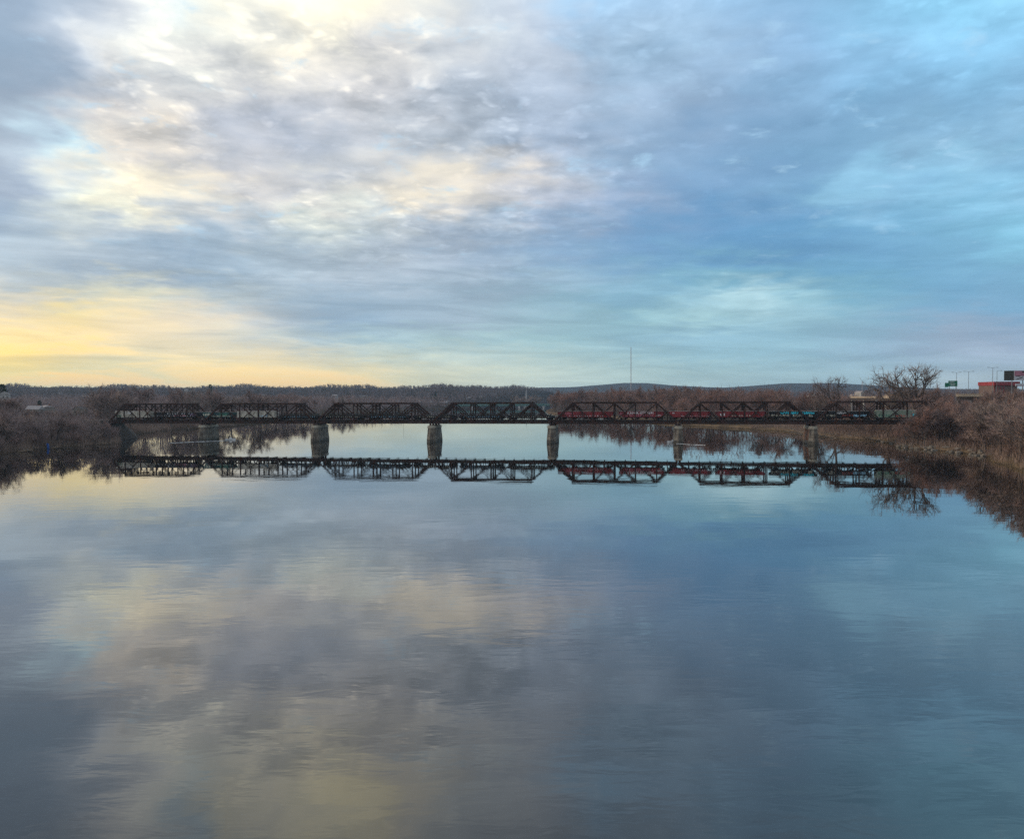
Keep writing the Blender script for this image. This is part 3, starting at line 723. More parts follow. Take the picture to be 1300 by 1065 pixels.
scrawl(c, -L * .28, L * .10, 2.4, 3.6, CYAN, YS, 18, n=12, fill=1.3); scrawl(c, L * .14, L * .42, 2.4, 3.6, CYAN, YS, 19, n=10, fill=1.3); lettering(c, 'KCIN', -L * .02, 1.45, 1.4, CREAM, YS, sx=1.1); lettering(c, 'En', L * .30, 1.45, 1.4, CREAM, YS, sx=1.1); scrawl(c, -L * .46, -L * .08, 1.5, 2.5, CREAM, YS, 20)
s, L = span_px(1041, 1110); c = hopper(s, L, 'black hopper wagon with white and red graffiti near the right bank', CARDARK, 3.7)
scrawl(c, -L * .22, L * .05, 2.5, 3.55, WHITE, YS, 21, n=8, fill=1.1); scrawl(c, -L * .1, L * .12, 1.5, 2.5, REDG, YS, 22, n=7, fill=1.2); scrawl(c, L * .12, L * .38, 1.4, 2.5, LBLUE, YS, 23, n=9, fill=1.1); scrawl(c, -L * .4, -L * .2, 1.4, 2.4, CREAM, YS, 24)
s, L = span_px(1110, 1184); c = boxcar(s, L, 'pale green boxcar with teal and red graffiti entering the right trees', CARGREEN)
scrawl(c, -L * .45, -L * .2, 1.2, 2.7, GREEN, YS, 25); scrawl(c, -.15 * L, L * .08, 1.2, 2.4, REDG, YS, 26); scrawl(c, L * .15, L * .46, 1.2, 2.8, CYAN, YS, 27)
s, L = span_px(1184, 1250); boxcar(s, L, 'pale green boxcar almost hidden behind the right bank trees', CARGREEN)

# ------------------------------------------------------------------ leafless trees and brush
BARK = mat('bark', (0.137,0.111,0.098), (0.072,0.058,0.052), 2.0, 0.95, 0.1, rnd=0.25)
TWIG = {'brown': mat('twigs_brown', (0.315, 0.209, 0.179), (0.200, 0.134, 0.119), 0.25, 0.95, 0.05, rnd=0.30),
        'red': mat('twigs_red_brown', (0.265, 0.150, 0.120), (0.165, 0.098, 0.080), 0.25, 0.95, 0.05, rnd=0.28),
        'grey': mat('twigs_grey', (0.355, 0.269, 0.231), (0.228, 0.172, 0.151), 0.25, 0.95, 0.05, rnd=0.25),
        'dark': mat('twigs_dark', (0.281, 0.199, 0.181), (0.176, 0.126, 0.118), 0.25, 0.95, 0.05, rnd=0.35)}
class Tris:
    def __init__(s): s.v = []; s.f = []
    def sliver(s, p, d, L, w, rr):
        q = Vector((rr.uniform(-1, 1), rr.uniform(-1, 1), rr.uniform(-1, 1))).cross(d)
        q = q.normalized() * w if q.length > 1e-4 else Vector((w, 0, 0))
        o = len(s.v); e = p + d * L
        s.v += [tuple(p - q * .5), tuple(p + q * .5), tuple(e + q * .12), tuple(e - q * .12)]; s.f.append((o, o + 1, o + 2, o + 3))
def rdir(d, spread, rr, lift=0.0):
    v = d + Vector((rr.gauss(0, 1), rr.gauss(0, 1), rr.gauss(0, 1))) * spread; v.z += lift; return v.normalized()
def grow(limb, tw, rr, p, d, L, r, lvl, P):
    n = 3; pts = [p]; rad = [r]; q = p; dd = d
    for i in range(n):
        dd = rdir(dd, P['bend'], rr, P['lift']); q = q + dd * (L / n); pts.append(q); rad.append(r * (1 - .5 * (i + 1) / n))
    limb.tube(pts, rad, 6 if lvl == 0 else 4 if lvl == 1 else 3, cap=False)
    if lvl < P['levels']:
        k = P['forks'][lvl]
        for j in range(k):
            t = rr.uniform(P['low'][lvl], 1.0) if j < k - 1 else 1.0
            f = t * n; i = min(int(f), n - 1); b = pts[i].lerp(pts[i + 1], f - i)
            grow(limb, tw, rr, b, rdir(dd, P['spread'], rr, .12), L * rr.uniform(.55, .82) * (1.1 - .3 * t), r * rr.uniform(.42, .6), lvl + 1, P)
    if lvl >= P['levels'] - 1:
        for j in range(P['twigs'] if lvl == P['levels'] else P['twigs'] // 2):
            t = rr.uniform(.15, 1.0); f = t * n; i = min(int(f), n - 1); b = pts[i].lerp(pts[i + 1], f - i)
            tw.sliver(b, rdir(dd, .75, rr, .25), rr.uniform(.5, 1.0) * P['tl'], P['tw'] * rr.uniform(.6, 1.2), rr)
def tree_meshes(seed, kind):
    rr = random.Random(seed); limb = MB(); tw = Tris()
    if kind == 'tree':
        P = dict(levels=3, forks=[6, 5, 4], low=[.35, .3, .2], bend=.13, lift=.05, spread=.55, twigs=11, tl=1.7, tw=.085)
        grow(limb, tw, rr, Vector((0, 0, -.3)), Vector((0, 0, 1)), 8.0, .34, 0, P)
    elif kind == 'tall':
        P = dict(levels=4, forks=[7, 5, 4, 3], low=[.35, .3, .2, .2], bend=.17, lift=.03, spread=.66, twigs=4, tl=1.1, tw=.05)
        grow(limb, tw, rr, Vector((0, 0, -.3)), Vector((0, 0, 1)), 9.0, .55, 0, P)
    else:
        P = dict(levels=1, forks=[5], low=[.2], bend=.16, lift=.08, spread=.4, twigs=20, tl=1.7, tw=.07)
        for k in range(9):
            a = rr.uniform(0, 6.28); q = rr.uniform(.1, 1.3)
            grow(limb, tw, rr, Vector((q * math.cos(a), q * math.sin(a), -.2)), Vector((.32 * math.cos(a), .32 * math.sin(a), 1)).normalized(), rr.uniform(2.6, 5.2), rr.uniform(.05, .11), 0, P)
    zt = max(max(v[2] for v in limb.v), max(v[2] for v in tw.v))
    return limb, tw, zt
PROTO = {}
def proto(kind, n, hue):
    key = (kind, n, hue)
    if key not in PROTO:
        base = (kind, n)
        if base not in PROTO: PROTO[base] = tree_meshes(100 + n * 7 + len(kind), kind)
        limb, tw, zt = PROTO[base]
        t = limb.mesh('trunk', BARK)
        c = bpy.data.meshes.new('crown'); c.from_pydata(tw.v, [], tw.f); c.materials.append(TWIG[hue])
        PROTO[key] = (t, c, zt)
    return PROTO[key]
def plant(kind, n, hue, x, y, h, label, group, cat, rr, wide=1.0, sink=.1, name=None):
    t, c, zt = proto(kind, n, hue)
    r = empty(name or ('bare_tree' if kind != 'shrub' else 'bare_shrub'), (x, y, ground(x, y) - sink), rr.uniform(0, 6.28))
    k = h / zt; r.scale = (k * wide, k * wide, k)
    link('trunk', t, r); link('crown', c, r)
    return tag(r, label, cat, group)
rr = random.Random(5)
# left bank thicket in front of the bridge
def left_lim(x, y, rr_):
    px = 650 + F_PX * x / y
    yt = 523 if px > 25 else 511
    return 20.6 - (yt - 505.6) * y / F_PX - ground(x, y) + rr_.uniform(-3.5, 1.0)
for i in range(78):
    y = rr.uniform(232, 392); x = left_x(y) - rr.uniform(1.0, 7) if i % 3 == 0 else left_x(y) - 4 - rr.random() ** 1.4 * 60
    if (Vector((x, y, 0)) - BP0).dot(BN) > -3: continue
    kind = 'shrub' if i % 3 == 0 else 'tree'
    plant(kind, i % 4, rr.choice(['brown', 'dark', 'dark', 'grey']), x, y, min(rr.uniform(4.5, 8.0) if kind == 'shrub' else rr.uniform(9.5, 16), max(left_lim(x, y, rr), 4.0)),
          'bare grey-brown brush in the thicket on the left bank before the bridge' if kind == 'shrub' else 'leafless brown tree in the thicket on the left bank before the bridge',
          'bare brush of the left bank' if kind == 'shrub' else 'leafless trees of the left bank', 'shrub' if kind == 'shrub' else 'tree', rr, 1.25)
# left bank behind the bridge
for i in range(84):
    y = 418 + rr.random() ** 1.5 * 520; x = left_x(y) - 1 - rr.random() ** 1.5 * 90
    plant('tree', i % 4, rr.choice(['brown', 'dark', 'grey']), x, y, (rr.uniform(17, 23) * (1.2 if y < 640 else 1)) if x / y > -.535 else rr.uniform(5, 8), 'tall leafless tree in the grey-brown wood behind the left spans', 'leafless trees behind the left spans', 'tree', rr, 1.15)
# right bank behind the bridge: the red-brown point of trees
for i in range(84):
    y = 500 + rr.random() * 480; x = right_x(y) + 3 + rr.random() ** 1.4 * 90
    plant('tree', i % 4, rr.choice(['red', 'red', 'brown']), x, y, rr.uniform(21, 28) if y > 620 else rr.uniform(17, 23), 'leafless red-brown tree in the wood behind the red wagons', 'leafless red-brown trees behind the right spans', 'tree', rr, 1.15)
# right bank near
for i in range(120):
    y = rr.uniform(168, 352); d = 2 + rr.random() ** 1.2 * 64
    x = right_x(y) + d
    v = (Vector((x, y, 0)) - BP0).dot(BN)
    if -4 < v < 14 and x < 176: continue
    kind = 'shrub' if i % 2 == 0 else 'tree'
    g = ground(x, y)
    lim = (20.6 + (501 - 502) * y / F_PX) - g + rr.uniform(-2.0, 1.5) + (2.0 if x > .6 * y else 0)          # the brush stays about level with the road
    h = min(rr.uniform(5, 8) if kind == 'shrub' else rr.uniform(9, 14) * (1.35 if y < 275 else 1), max(lim, 4.0))
    if v > 0 and x < 200: h = min(h, 9)
    if v < 0 and 650 + F_PX * x / y < 1158: h = min(h, rr.uniform(2.5, 4.0))
    plant(kind, i % 4, rr.choice(['brown', 'brown', 'red', 'dark']), x, y, h,
          'bare brown brush in the thicket on the right bank' if kind == 'shrub' else 'leafless brown tree in the thicket on the right bank',
          'bare brush of the right bank' if kind == 'shrub' else 'leafless trees of the right bank', 'shrub' if kind == 'shrub' else 'tree', rr, 1.3)
# single trees that stand out
def stand(px, ytop, Y, kind, n, hue, label, wide=1.0, name='bare_tree', sink=.2):
    p = at(px, 500, Y); top = at(px, ytop, Y).z
    return plant(kind, n, hue, p.x, Y, top - ground(p.x, Y), label, None, 'tree', rr, wide, sink, name)
stand(1060, 473, 400, 'tall', 1, 'dark', 'leafless tree with forked open crown above the gap between the last two right spans', .85)
stand(1158, 457, 338, 'tall', 1, 'grey', 'tallest leafless tree on the skyline, above the right end of the bridge', 1.05)
stand(1173, 459, 345, 'tall', 2, 'grey', 'tall slender leafless tree just right of the tallest one', .85)
stand(1130, 472, 362, 'tall', 3, 'brown', 'round-crowned leafless tree left of the tallest tree', 1.0)
stand(1194, 481, 330, 'tree', 1, 'brown', 'low dark tree beside the green road sign', 1.0)
stand(1037, 483, 440, 'tall', 3, 'brown', 'small thin leafless tree left of the forked tree behind the sixth span', .6)
stand(1178, 512, 296, 'tree', 3, 'dark', 'dark leafless tree in front of the pale green wagon at the bridge end', 1.1)
for i, (px, yt, Y) in enumerate(((1152, 534, 304), (1160, 520, 300), (1166, 517, 297), (1171, 509, 302), (1185, 506, 300), (1190, 512, 292), (1197, 504, 303), (1205, 508, 296), (1211, 503, 300), (1219, 505, 292), (1226, 503, 300))):
    p = at(px, 500, Y); top = at(px, yt, Y).z
    plant('tree', i % 4, ('brown', 'dark', 'red')[i % 3], p.x, Y, top - ground(p.x, Y), 'leafless brown tree screening the right end of the bridge', 'trees screening the right bridge end', 'tree', rr, 1.15)
stand(868, 487, 640, 'tall', 2, 'brown', 'taller leafless tree rising above the red-brown wood above the narrow pier with the small boat', .8)

def slivers(points, hmin, hmax, n, wmin, wmax, lean, seed):
    """numpy brush: n stems at each point"""
    g = np.random.default_rng(seed); P = np.repeat(np.array(points, float), n, 0); N = len(P)
    P[:, :2] += g.normal(0, .7, (N, 2))
    d = np.stack([g.normal(0, lean, N), g.normal(0, lean, N), np.ones(N)], 1); d /= np.linalg.norm(d, axis=1)[:, None]
    L = g.uniform(hmin, hmax, N)[:, None]; w = g.uniform(wmin, wmax, N)[:, None]
    q = np.stack([g.normal(0, 1, N), g.normal(0, 1, N), g.normal(0, .2, N)], 1); q /= np.linalg.norm(q, axis=1)[:, None]
    a = P - q * w / 2; b = P + q * w / 2; m = d * L
    V = np.stack([a, b, b + m - q * w * .8, a + m], 1).reshape(-1, 3)
    return V
def np_mesh(name, V, m, nv=4):
    n = len(V) // nv; me = bpy.data.meshes.new(name)
    me.vertices.add(len(V)); me.vertices.foreach_set('co', V.astype(np.float32).ravel())
    me.loops.add(n * nv); me.loops.foreach_set('vertex_index', np.arange(n * nv, dtype=np.int32))
    me.polygons.add(n); me.polygons.foreach_set('loop_start', np.arange(0, n * nv, nv, dtype=np.int32))
    me.update(calc_edges=True); me.validate(); me.materials.append(m); return me
STALK = mat('dry_brush', (0.322, 0.231, 0.184), (0.184, 0.133, 0.112), 0.06, 1.0, 0.0, coords='Object')
REED = mat('dry_grass', (0.24, 0.175, 0.10), (0.13, 0.095, 0.060), 0.15, 1.0, 0.0)
pts = []
for _ in range(4200):
    y = rr.uniform(190, 560); x = left_x(y) - .6 - rr.random() ** 1.5 * 55; pts.append((x, y, ground(x, y) - .1))
V1 = slivers(pts, 1.2, 4.2, 11, .05, .13, .38, 1)
tag(link('undergrowth', np_mesh('undergrowth', V1, STALK)), 'bare tangled undergrowth covering the left bank', 'undergrowth', kind='stuff')
pts = []
for _ in range(4200):
    y = rr.uniform(150, 470); x = right_x(y) + 1.2 + rr.random() ** 1.3 * 75
    v = (Vector((x, y, 0)) - BP0).dot(BN)
    if -2 < v < 12 and x > 172: continue
    pts.append((x, y, ground(x, y) - .1))
V1 = slivers(pts, 1.0, 3.8, 11, .05, .13, .38, 2)
tag(link('undergrowth', np_mesh('undergrowth', V1, STALK)), 'bare tangled undergrowth covering the right bank', 'undergrowth', kind='stuff')
pts = []
for _ in range(2600):
    y = rr.uniform(150, 640) ; x = right_x(y) + .5 + rr.random() ** 2 * 9; pts.append((x, y, ground(x, y) - .05))
V1 = slivers(pts, .35, 1.0, 10, .04, .10, .55, 3)
tag(link('dry_grass', np_mesh('dry_grass', V1, REED)), 'straw-coloured dry grass along the right waterline', 'grass', kind='stuff')
# the far woods: thousands of bare crowns, each a handful of twig sprays round a stem
def wood(name, pts, hs, m, label, seed, n=46, wk=1.0):
    g = np.random.default_rng(seed); P = np.array(pts, float); H = np.array(hs, float); N = len(P)
    A = np.repeat(P, n, 0); HH = np.repeat(H, n); M = N * n
    dist = np.linalg.norm(A[:, :2], axis=1)
    t = g.uniform(.12, 1.0, M); rad = HH * .30 * np.sqrt(np.clip(1.0 - ((t - .55) / .55) ** 2, .03, 1)) * np.sqrt(g.uniform(0, 1, M)); a = g.uniform(0, 2 * np.pi, M)
    C = A + np.stack([rad * np.cos(a), rad * np.sin(a), HH * t * .9], 1)
    d = np.stack([np.cos(a) * .5 + g.normal(0, .3, M), np.sin(a) * .5 + g.normal(0, .3, M), g.uniform(.5, 1.4, M)], 1); d /= np.linalg.norm(d, axis=1)[:, None]
    L = (HH * g.uniform(.08, .2, M))[:, None]; w = (dist * .00042 * wk * g.uniform(.5, 1.3, M))[:, None]
    q = np.cross(d, g.normal(0, 1, (M, 3))); q /= np.linalg.norm(q, axis=1)[:, None]
    V = np.stack([C - q * w / 2, C + q * w / 2, C + d * L + q * w * .2, C + d * L - q * w * .2], 1).reshape(-1, 3)
    q = np.stack([np.ones(N), np.zeros(N), np.zeros(N)], 1); wt = (np.linalg.norm(P[:, :2], axis=1) * .0006)[:, None]
    T = P + np.stack([np.zeros(N), np.zeros(N), H * .7], 1)
    V = np.concatenate([V, np.stack([P - q * wt / 2, P + q * wt / 2, T + q * wt * .2, T - q * wt * .2], 1).reshape(-1, 3)])
    tag(link(name, np_mesh(name, V, m)), label, 'woods', kind='stuff')
WOODL = mat('wood_grey_brown', (0.304, 0.228, 0.215), (0.199, 0.149, 0.145), 0.012, 1.0, 0.0)
WOODR = mat('wood_red_brown', (0.235, 0.142, 0.118), (0.150, 0.094, 0.080), 0.012, 1.0, 0.0)
WOODN = mat('thicket_brown', (0.230, 0.160, 0.130), (0.140, 0.096, 0.080), 0.05, 1.0, 0.0)
WOODF = mat('wood_far', (0.207, 0.163, 0.163), (0.124, 0.101, 0.110), 0.006, 1.0, 0.0)
ptsL, hL, ptsR, hR, ptsF, hF = [], [], [], [], [], []
while len(ptsL) < 2000:
    y = 430 + rr.random() ** 1.2 * 900; px = rr.uniform(-60, 620); x = (px - 650) / F_PX * y
    if x < left_x(y) - (4 if y > 450 else 14):
        g = ground(x, y); ptsL.append((x, y, g - .3)); hL.append((rr.uniform(10, 18) if y > 720 else rr.uniform(5, 9)) if y > 600 else rr.uniform(3, 6.5) if px < 125 else rr.uniform(11, 20))
while len(ptsR) < 1900:
    y = 520 + rr.random() ** 1.2 * 900; px = rr.uniform(690, 1380); x = (px - 650) / F_PX * y
    if x > right_x(y) + 8:
        g = ground(x, y); ptsR.append((x, y, g - .3)); hR.append((rr.uniform(15, 24) if px < 1000 else rr.uniform(9, 15)) if y > 620 or px < 960 else rr.uniform(7, 13))
while len(ptsF) < 9500:
    y = 1150 + rr.random() ** .9 * 2400; px = rr.uniform(-60, 1380); x = (px - 650) / F_PX * y
    if x < left_x(y) - 20 or x > right_x(y) + 20 or y > 2650:
        ptsF.append((x, y, ground(x, y) - .5)); hF.append(rr.uniform(8, 14))
wood('distant_wood', ptsL, hL, WOODL, 'grey-brown leafless wood spreading behind the left bank', 21)
wood('distant_wood', ptsR, hR, WOODR, 'red-brown leafless wood spreading behind the right bank', 22)

nl, nh, nr_, nrh = [], [], [], []
while len(nl) < 420:
    y = rr.uniform(225, 430); x = left_x(y) - 3 - rr.random() * 90
    if -6 < (Vector((x, y, 0)) - BP0).dot(BN) < 16: continue
    nl.append((x, y, ground(x, y) - .3)); nh.append(min(rr.uniform(5, 13), max(left_lim(x, y, rr), 3.0)))
while len(nr_) < 900:
    y = rr.uniform(160, 420); x = right_x(y) + 4 + rr.random() * 85
    v = (Vector((x, y, 0)) - BP0).dot(BN)
    if -6 < v < 16 and x < 182: continue
    g = ground(x, y); nr_.append((x, y, g - .3)); h = min(rr.uniform(5, 13) * (1.3 if y < 275 else 1), max(20.6 - g + rr.uniform(-2.5, 1.0) + (2.0 if x > .6 * y else 0), 3.5)); nrh.append(min(h, 7) if v > 0 else min(h, 3.5) if 650 + F_PX * x / y < 1158 else h)
wood('thicket', nl, nh, WOODL, 'dense bare thicket standing along the left bank', 24, 120, .85)
wood('thicket', nr_, nrh, WOODN, 'dense bare thicket standing along the right bank', 25, 130, .85)
wood('distant_wood', ptsF, hF, WOODF, 'hazy leafless woods covering the far hillsides', 23, 26, 1.3)

# trees standing in front of the houses and roadside buildings
def screen(px0, px1, yt, Y, n, label, group, hue, kind='tree'):
    for i in range(n):
        px = px0 + (px1 - px0) * (i + rr.uniform(.2, .8)) / n; YY = Y + rr.uniform(-12, 12); p = at(px, 500, YY); top = at(px, yt + rr.uniform(-1.5, 2.0), YY).z
        plant(kind, rr.randrange(4), hue if hue else rr.choice(['brown', 'grey']), p.x, YY, max(top - ground(p.x, YY), 3.0), label, group, 'tree', rr, 1.25)
screen(-4, 22, 503, 440, 9, 'leafless tree half hiding the pale houses at the left edge', 'trees before the left edge houses', None)
screen(32, 70, 519, 500, 9, 'leafless tree half hiding the two long pale roofs on the left', 'trees before the long roofs', None)
screen(90, 140, 519.5, 490, 10, 'leafless tree half hiding the houses by the left bridge end', 'trees before the houses by the bridge end', None)
screen(1008, 1040, 504, 560, 7, 'leafless tree before the white house behind the sixth span', 'trees before the white house on the right', 'brown')
screen(1070, 1112, 502.5, 600, 9, 'leafless tree before the white gabled house behind the last span', 'trees before the gabled house', 'brown')
screen(1210, 1252, 505, 318, 6, 'leafless brown tree below the pale concrete parapet', 'trees below the parapet', 'brown')
screen(1250, 1310, 492.8, 320, 14, 'leafless brown tree below the red roof band and billboard', 'trees below the red roof', 'brown')
for i in range(12):
    Y = 196 + i * 6.5; x = right_x(Y) + rr.uniform(3, 9); px = 650 + F_PX * x / Y
    plant('tree', i % 4, ('brown', 'grey', 'dark')[i % 3], x, Y, at(px, 504 - (1.5 if i % 2 else -3) - (4 if px > 1270 else 0), Y).z - ground(x, Y), 'tall leafless brown tree at the waterline near the right edge of the photo', 'tall waterside trees at the right edge', 'tree', rr, 1.1)
screen(655, 682, 501.5, 1400, 8, 'leafless tree before the white church on the far bank', 'trees before the far church', 'grey')

# ------------------------------------------------------------------ evergreens
NEEDLE = mat('needles', (0.035, 0.052, 0.028), (0.018, 0.028, 0.018), 0.8, 0.95, 0.1)
def conifer(px, ytop, Y, label, wide=.32, seed=1):
    p = at(px, 500, Y); z = ground(p.x, Y); h = at(px, ytop, Y).z - z; q = random.Random(seed); t = Tris()
    r = empty('conifer', (p.x, Y, z - .2)); tag(r, label, 'evergreen tree', 'evergreens among the bare woods')
    MB().tube([(0, 0, 0), (0, 0, h * .95)], [h * .018, h * .004], 6).build('trunk', BARK, r)
    for _ in range(520):
        k = q.uniform(.12, 1); a = q.uniform(0, 6.28); rad = h * wide * (1 - k) ** .75 * math.sqrt(q.random()) * (.75 + .35 * math.sin(k * 31))
        t.sliver(Vector((rad * math.cos(a), rad * math.sin(a), h * k)), Vector((math.cos(a), math.sin(a), q.uniform(-.5, .5))).normalized(), h * .09, h * .035, q)
    c = bpy.data.meshes.new('crown'); c.from_pydata(t.v, [], t.f); c.materials.append(NEEDLE); link('crown', c, r)
conifer(2, 488, 560, 'dark green evergreen at the left edge of the photo, beside the pale roof', .38, 1)
conifer(267, 488, 1500, 'small pointed evergreen on the skyline over the second bridge span', .25, 2)
conifer(553, 497, 1500, 'dark evergreen beside the white buildings by the far river bend', .22, 3)
conifer(50, 508, 640, 'dark evergreen between the two long pale roofs on the left', .3, 4)

# ------------------------------------------------------------------ houses
WALLW = mat('house_white', (0.400, 0.392, 0.376), (0.304, 0.296, 0.288), 0.4)
WALLB = mat('house_beige', (0.255, 0.217, 0.188), (0.195, 0.165, 0.143), 0.4)
WALLR = mat('house_brick', (0.22, 0.10, 0.075), (0.15, 0.07, 0.055), 0.6)
ROOFG = mat('roof_grey', (0.17, 0.15, 0.15), (0.11, 0.10, 0.10), 0.6)
ROOFP = mat('roof_pale', (0.374, 0.323, 0.306), (0.281, 0.246, 0.238), 0.5)
ROOFR = mat('roof_red_brown', (0.21, 0.11, 0.09), (0.14, 0.08, 0.07), 0.5)
GLASS = mat('window_glass', (0.03, 0.035, 0.04), (0.02, 0.02, 0.025), 0.5, 0.1, 0.6)
def house(px, ytop, Y, wpx, label, wall, roof, turn=0.0, depth=9.0, wins=3, gable=False, wallh=5.2, roofh=None, group='houses among the trees', cat='house', name='house'):
    p = at(px, 500, Y); W = wpx * Y / F_PX; z = ground(p.x, Y); top = at(px, ytop, Y).z
    roofh = roofh if roofh is not None else min(3.2, W * .3); base = top - roofh - wallh
    r = empty(name, (p.x, Y, base), turn); tag(r, label, cat, group)
    hw, hd = W / 2, depth / 2
    MB().box(-hw, hw, -hd, hd, min(z - base, 0) - 1.0, wallh).build('wall', wall, r)
    e = .35; m = MB()
    if gable:
        m.add([(-hw - e, -hd - e, wallh + .01), (hw + e, -hd - e, wallh + .01), (0, -hd - e, wallh + roofh), (-hw - e, hd + e, wallh + .01), (hw + e, hd + e, wallh + .01), (0, hd + e, wallh + roofh)],
              [(0, 3, 5, 2), (1, 2, 5, 4), (0, 1, 4, 3)])
        m.build('roof', roof, r)
        MB().add([(-hw, -hd, wallh + .02), (hw, -hd, wallh + .02), (0, -hd, wallh + roofh - .12), (-hw, -hd + .2, wallh + .02), (hw, -hd + .2, wallh + .02), (0, -hd + .2, wallh + roofh - .12)], [(0, 1, 2), (3, 5, 4), (0, 2, 5, 3), (1, 4, 5, 2)]).build('gable', wall, r)
    else:
        m.add([(-hw - e, -hd - e, wallh + .01), (hw + e, -hd - e, wallh + .01), (hw + e, hd + e, wallh + .01), (-hw - e, hd + e, wallh + .01), (-hw - e, 0, wallh + roofh), (hw + e, 0, wallh + roofh)],
              [(3, 2, 1, 0), (0, 1, 5, 4), (2, 3, 4, 5), (1, 2, 5), (3, 0, 4)]).build('roof', roof, r)
        MB().box(hw * .5 - .35, hw * .5 + .35, .6, 1.3, wallh + roofh * .5, wallh + roofh + .7).build('chimney', WALLR, r)
    for k in range(wins):
        x = -hw + W * (k + .5) / wins
        w_ = MB().box(x - .5, x + .5, -hd - .04, -hd - .003, wallh * .55, wallh * .55 + 1.3).build('window', GLASS, r)
        MB().box(x - .6, x + .6, -hd - .09, -hd - .003, wallh * .55 - .14, wallh * .55 - .003).build('sill', wall, w_)
    return r
house(5, 497, 520, 13, 'pale house with light gable roof at the left edge of the photo', WALLW, ROOFP, .5, gable=True)
house(13, 519, 470, 13, 'low white house below the evergreen at the left edge', WALLW, ROOFP, .1, wallh=3)
house(44, 515, 580, 16, 'house with long pale roof, left of a dark evergreen', WALLB, ROOFP, .1)
house(59, 514.5, 590, 9, 'house with short pale tilted roof, right of a dark evergreen', WALLB, ROOFP, -.5)
house(101, 516, 540, 12, 'beige gabled house with two bright windows on the left, nearest the bridge end', WALLB, ROOFG, .15, gable=True, wins=2)
house(129, 513, 560, 9, 'pink-roofed house just left of the first truss span', WALLB, ROOFP, -.4, gable=True)
far = [(52, 504.5, 1250, 5, WALLW), (58, 505, 1280, 4, WALLW), (62, 505.5, 1270, 3, WALLB), (77, 498, 1700, 3, WALLW), (74, 501, 1690, 2.5, WALLW), (237, 494, 1800, 4, WALLW), (335, 501, 1500, 4, WALLB), (294, 509, 900, 3, WALLW),
       (425, 501, 1500, 6, WALLW), (462, 502, 1500, 9, WALLB), (540, 508, 1420, 16, WALLW), (563, 509.5, 1430, 9, WALLW), (568, 508.5, 1460, 5, WALLB), (595, 504, 1700, 5, WALLW), (610, 502.5, 1720, 4, WALLB), (560, 499, 2000, 4, WALLB)]
fl = ['largest of three white houses in a row on the left hillside', 'middle of three small houses in a row on the left hillside', 'smallest of three houses in a row on the left hillside', 'tiny white house highest on the left hillside',
      'tiny white house just below the highest one on the left hillside', 'tiny white house near the skyline above the first truss span', 'small beige house in the woods above the second span', 'small white building among trees behind the second span',
      'small white building in the woods above the third span, left one', 'long low beige building in the woods above the third span', 'long white building by the far river bend above the third span', 'white building right of the dark evergreen by the far bend',
      'small beige building behind the white one by the far bend', 'white house on the slope above the middle span', 'small beige house up the slope above the middle span', 'tiny beige house near the skyline between third and fourth spans']
for (px, yt, Y, wp, wl), lb in zip(far, fl): house(px, yt, Y, wp, lb, wl, ROOFP if wl is WALLW else ROOFG, 0.0, 8, 2, wallh=3.2, roofh=1.8)
# right side behind the bridge
house(1031, 500.5, 900, 9, 'white house among bare trees left of the forked tree on the right', WALLW, ROOFP, .3, gable=True)
house(1013, 509, 760, 9, 'low pale house behind the sixth truss span', WALLB, ROOFP, .1, wallh=3)
house(1084, 500.5, 760, 7, 'pale wing of the gabled house behind the last span', WALLB, ROOFP, 0, wins=3)
house(1091.5, 496.5, 750, 6, 'bright white gabled house front behind the last span', WALLW, ROOFP, .25, gable=True, wins=1)
house(1048, 513, 640, 14, 'low red-roofed building in the gap between the last two spans', WALLB, ROOFR, .1, wallh=3.2)
house(1015, 516, 600, 16, 'low red-brown building behind the blue-painted wagon', WALLR, ROOFR, .1, wallh=3.0)
house(1132, 498.5, 500, 8, 'small dark-roofed shed left of the tall skyline tree', WALLB, ROOFG, .1, wallh=3.0, wins=1)
# church steeple by the far bend
p = at(668, 500, 1450); ch = empty('church', (p.x, p.y, ground(p.x, p.y))); tag(ch, 'white church with slender steeple on the far bank above the middle span', 'church')
zt = at(668, 491.5, 1450).z - ground(p.x, p.y)
MB().box(-4, 4, 3, 22, -1, 9).build('nave', WALLW, ch); MB().box(-1.5, 1.5, -1.0, 2.0, -1, zt * .55).build('tower', WALLW, ch)
MB().add([(-1.5, -1.0, zt * .55 + .01), (1.5, -1.0, zt * .55 + .01), (1.5, 2.0, zt * .55 + .01), (-1.5, 2.0, zt * .55 + .01), (0, .5, zt)], [(0, 1, 4), (1, 2, 4), (2, 3, 4), (3, 0, 4), (3, 2, 1, 0)]).build('spire', WALLW, ch)
MB().add([(-4.3, 2.95, 9.01), (4.3, 2.95, 9.01), (0, 2.95, 13), (-4.3, 22.3, 9.01), (4.3, 22.3, 9.01), (0, 22.3, 13)], [(0, 1, 2), (4, 3, 5), (0, 2, 5, 3), (1, 4, 5, 2), (0, 3, 4, 1)]).build('roof', ROOFG, ch)

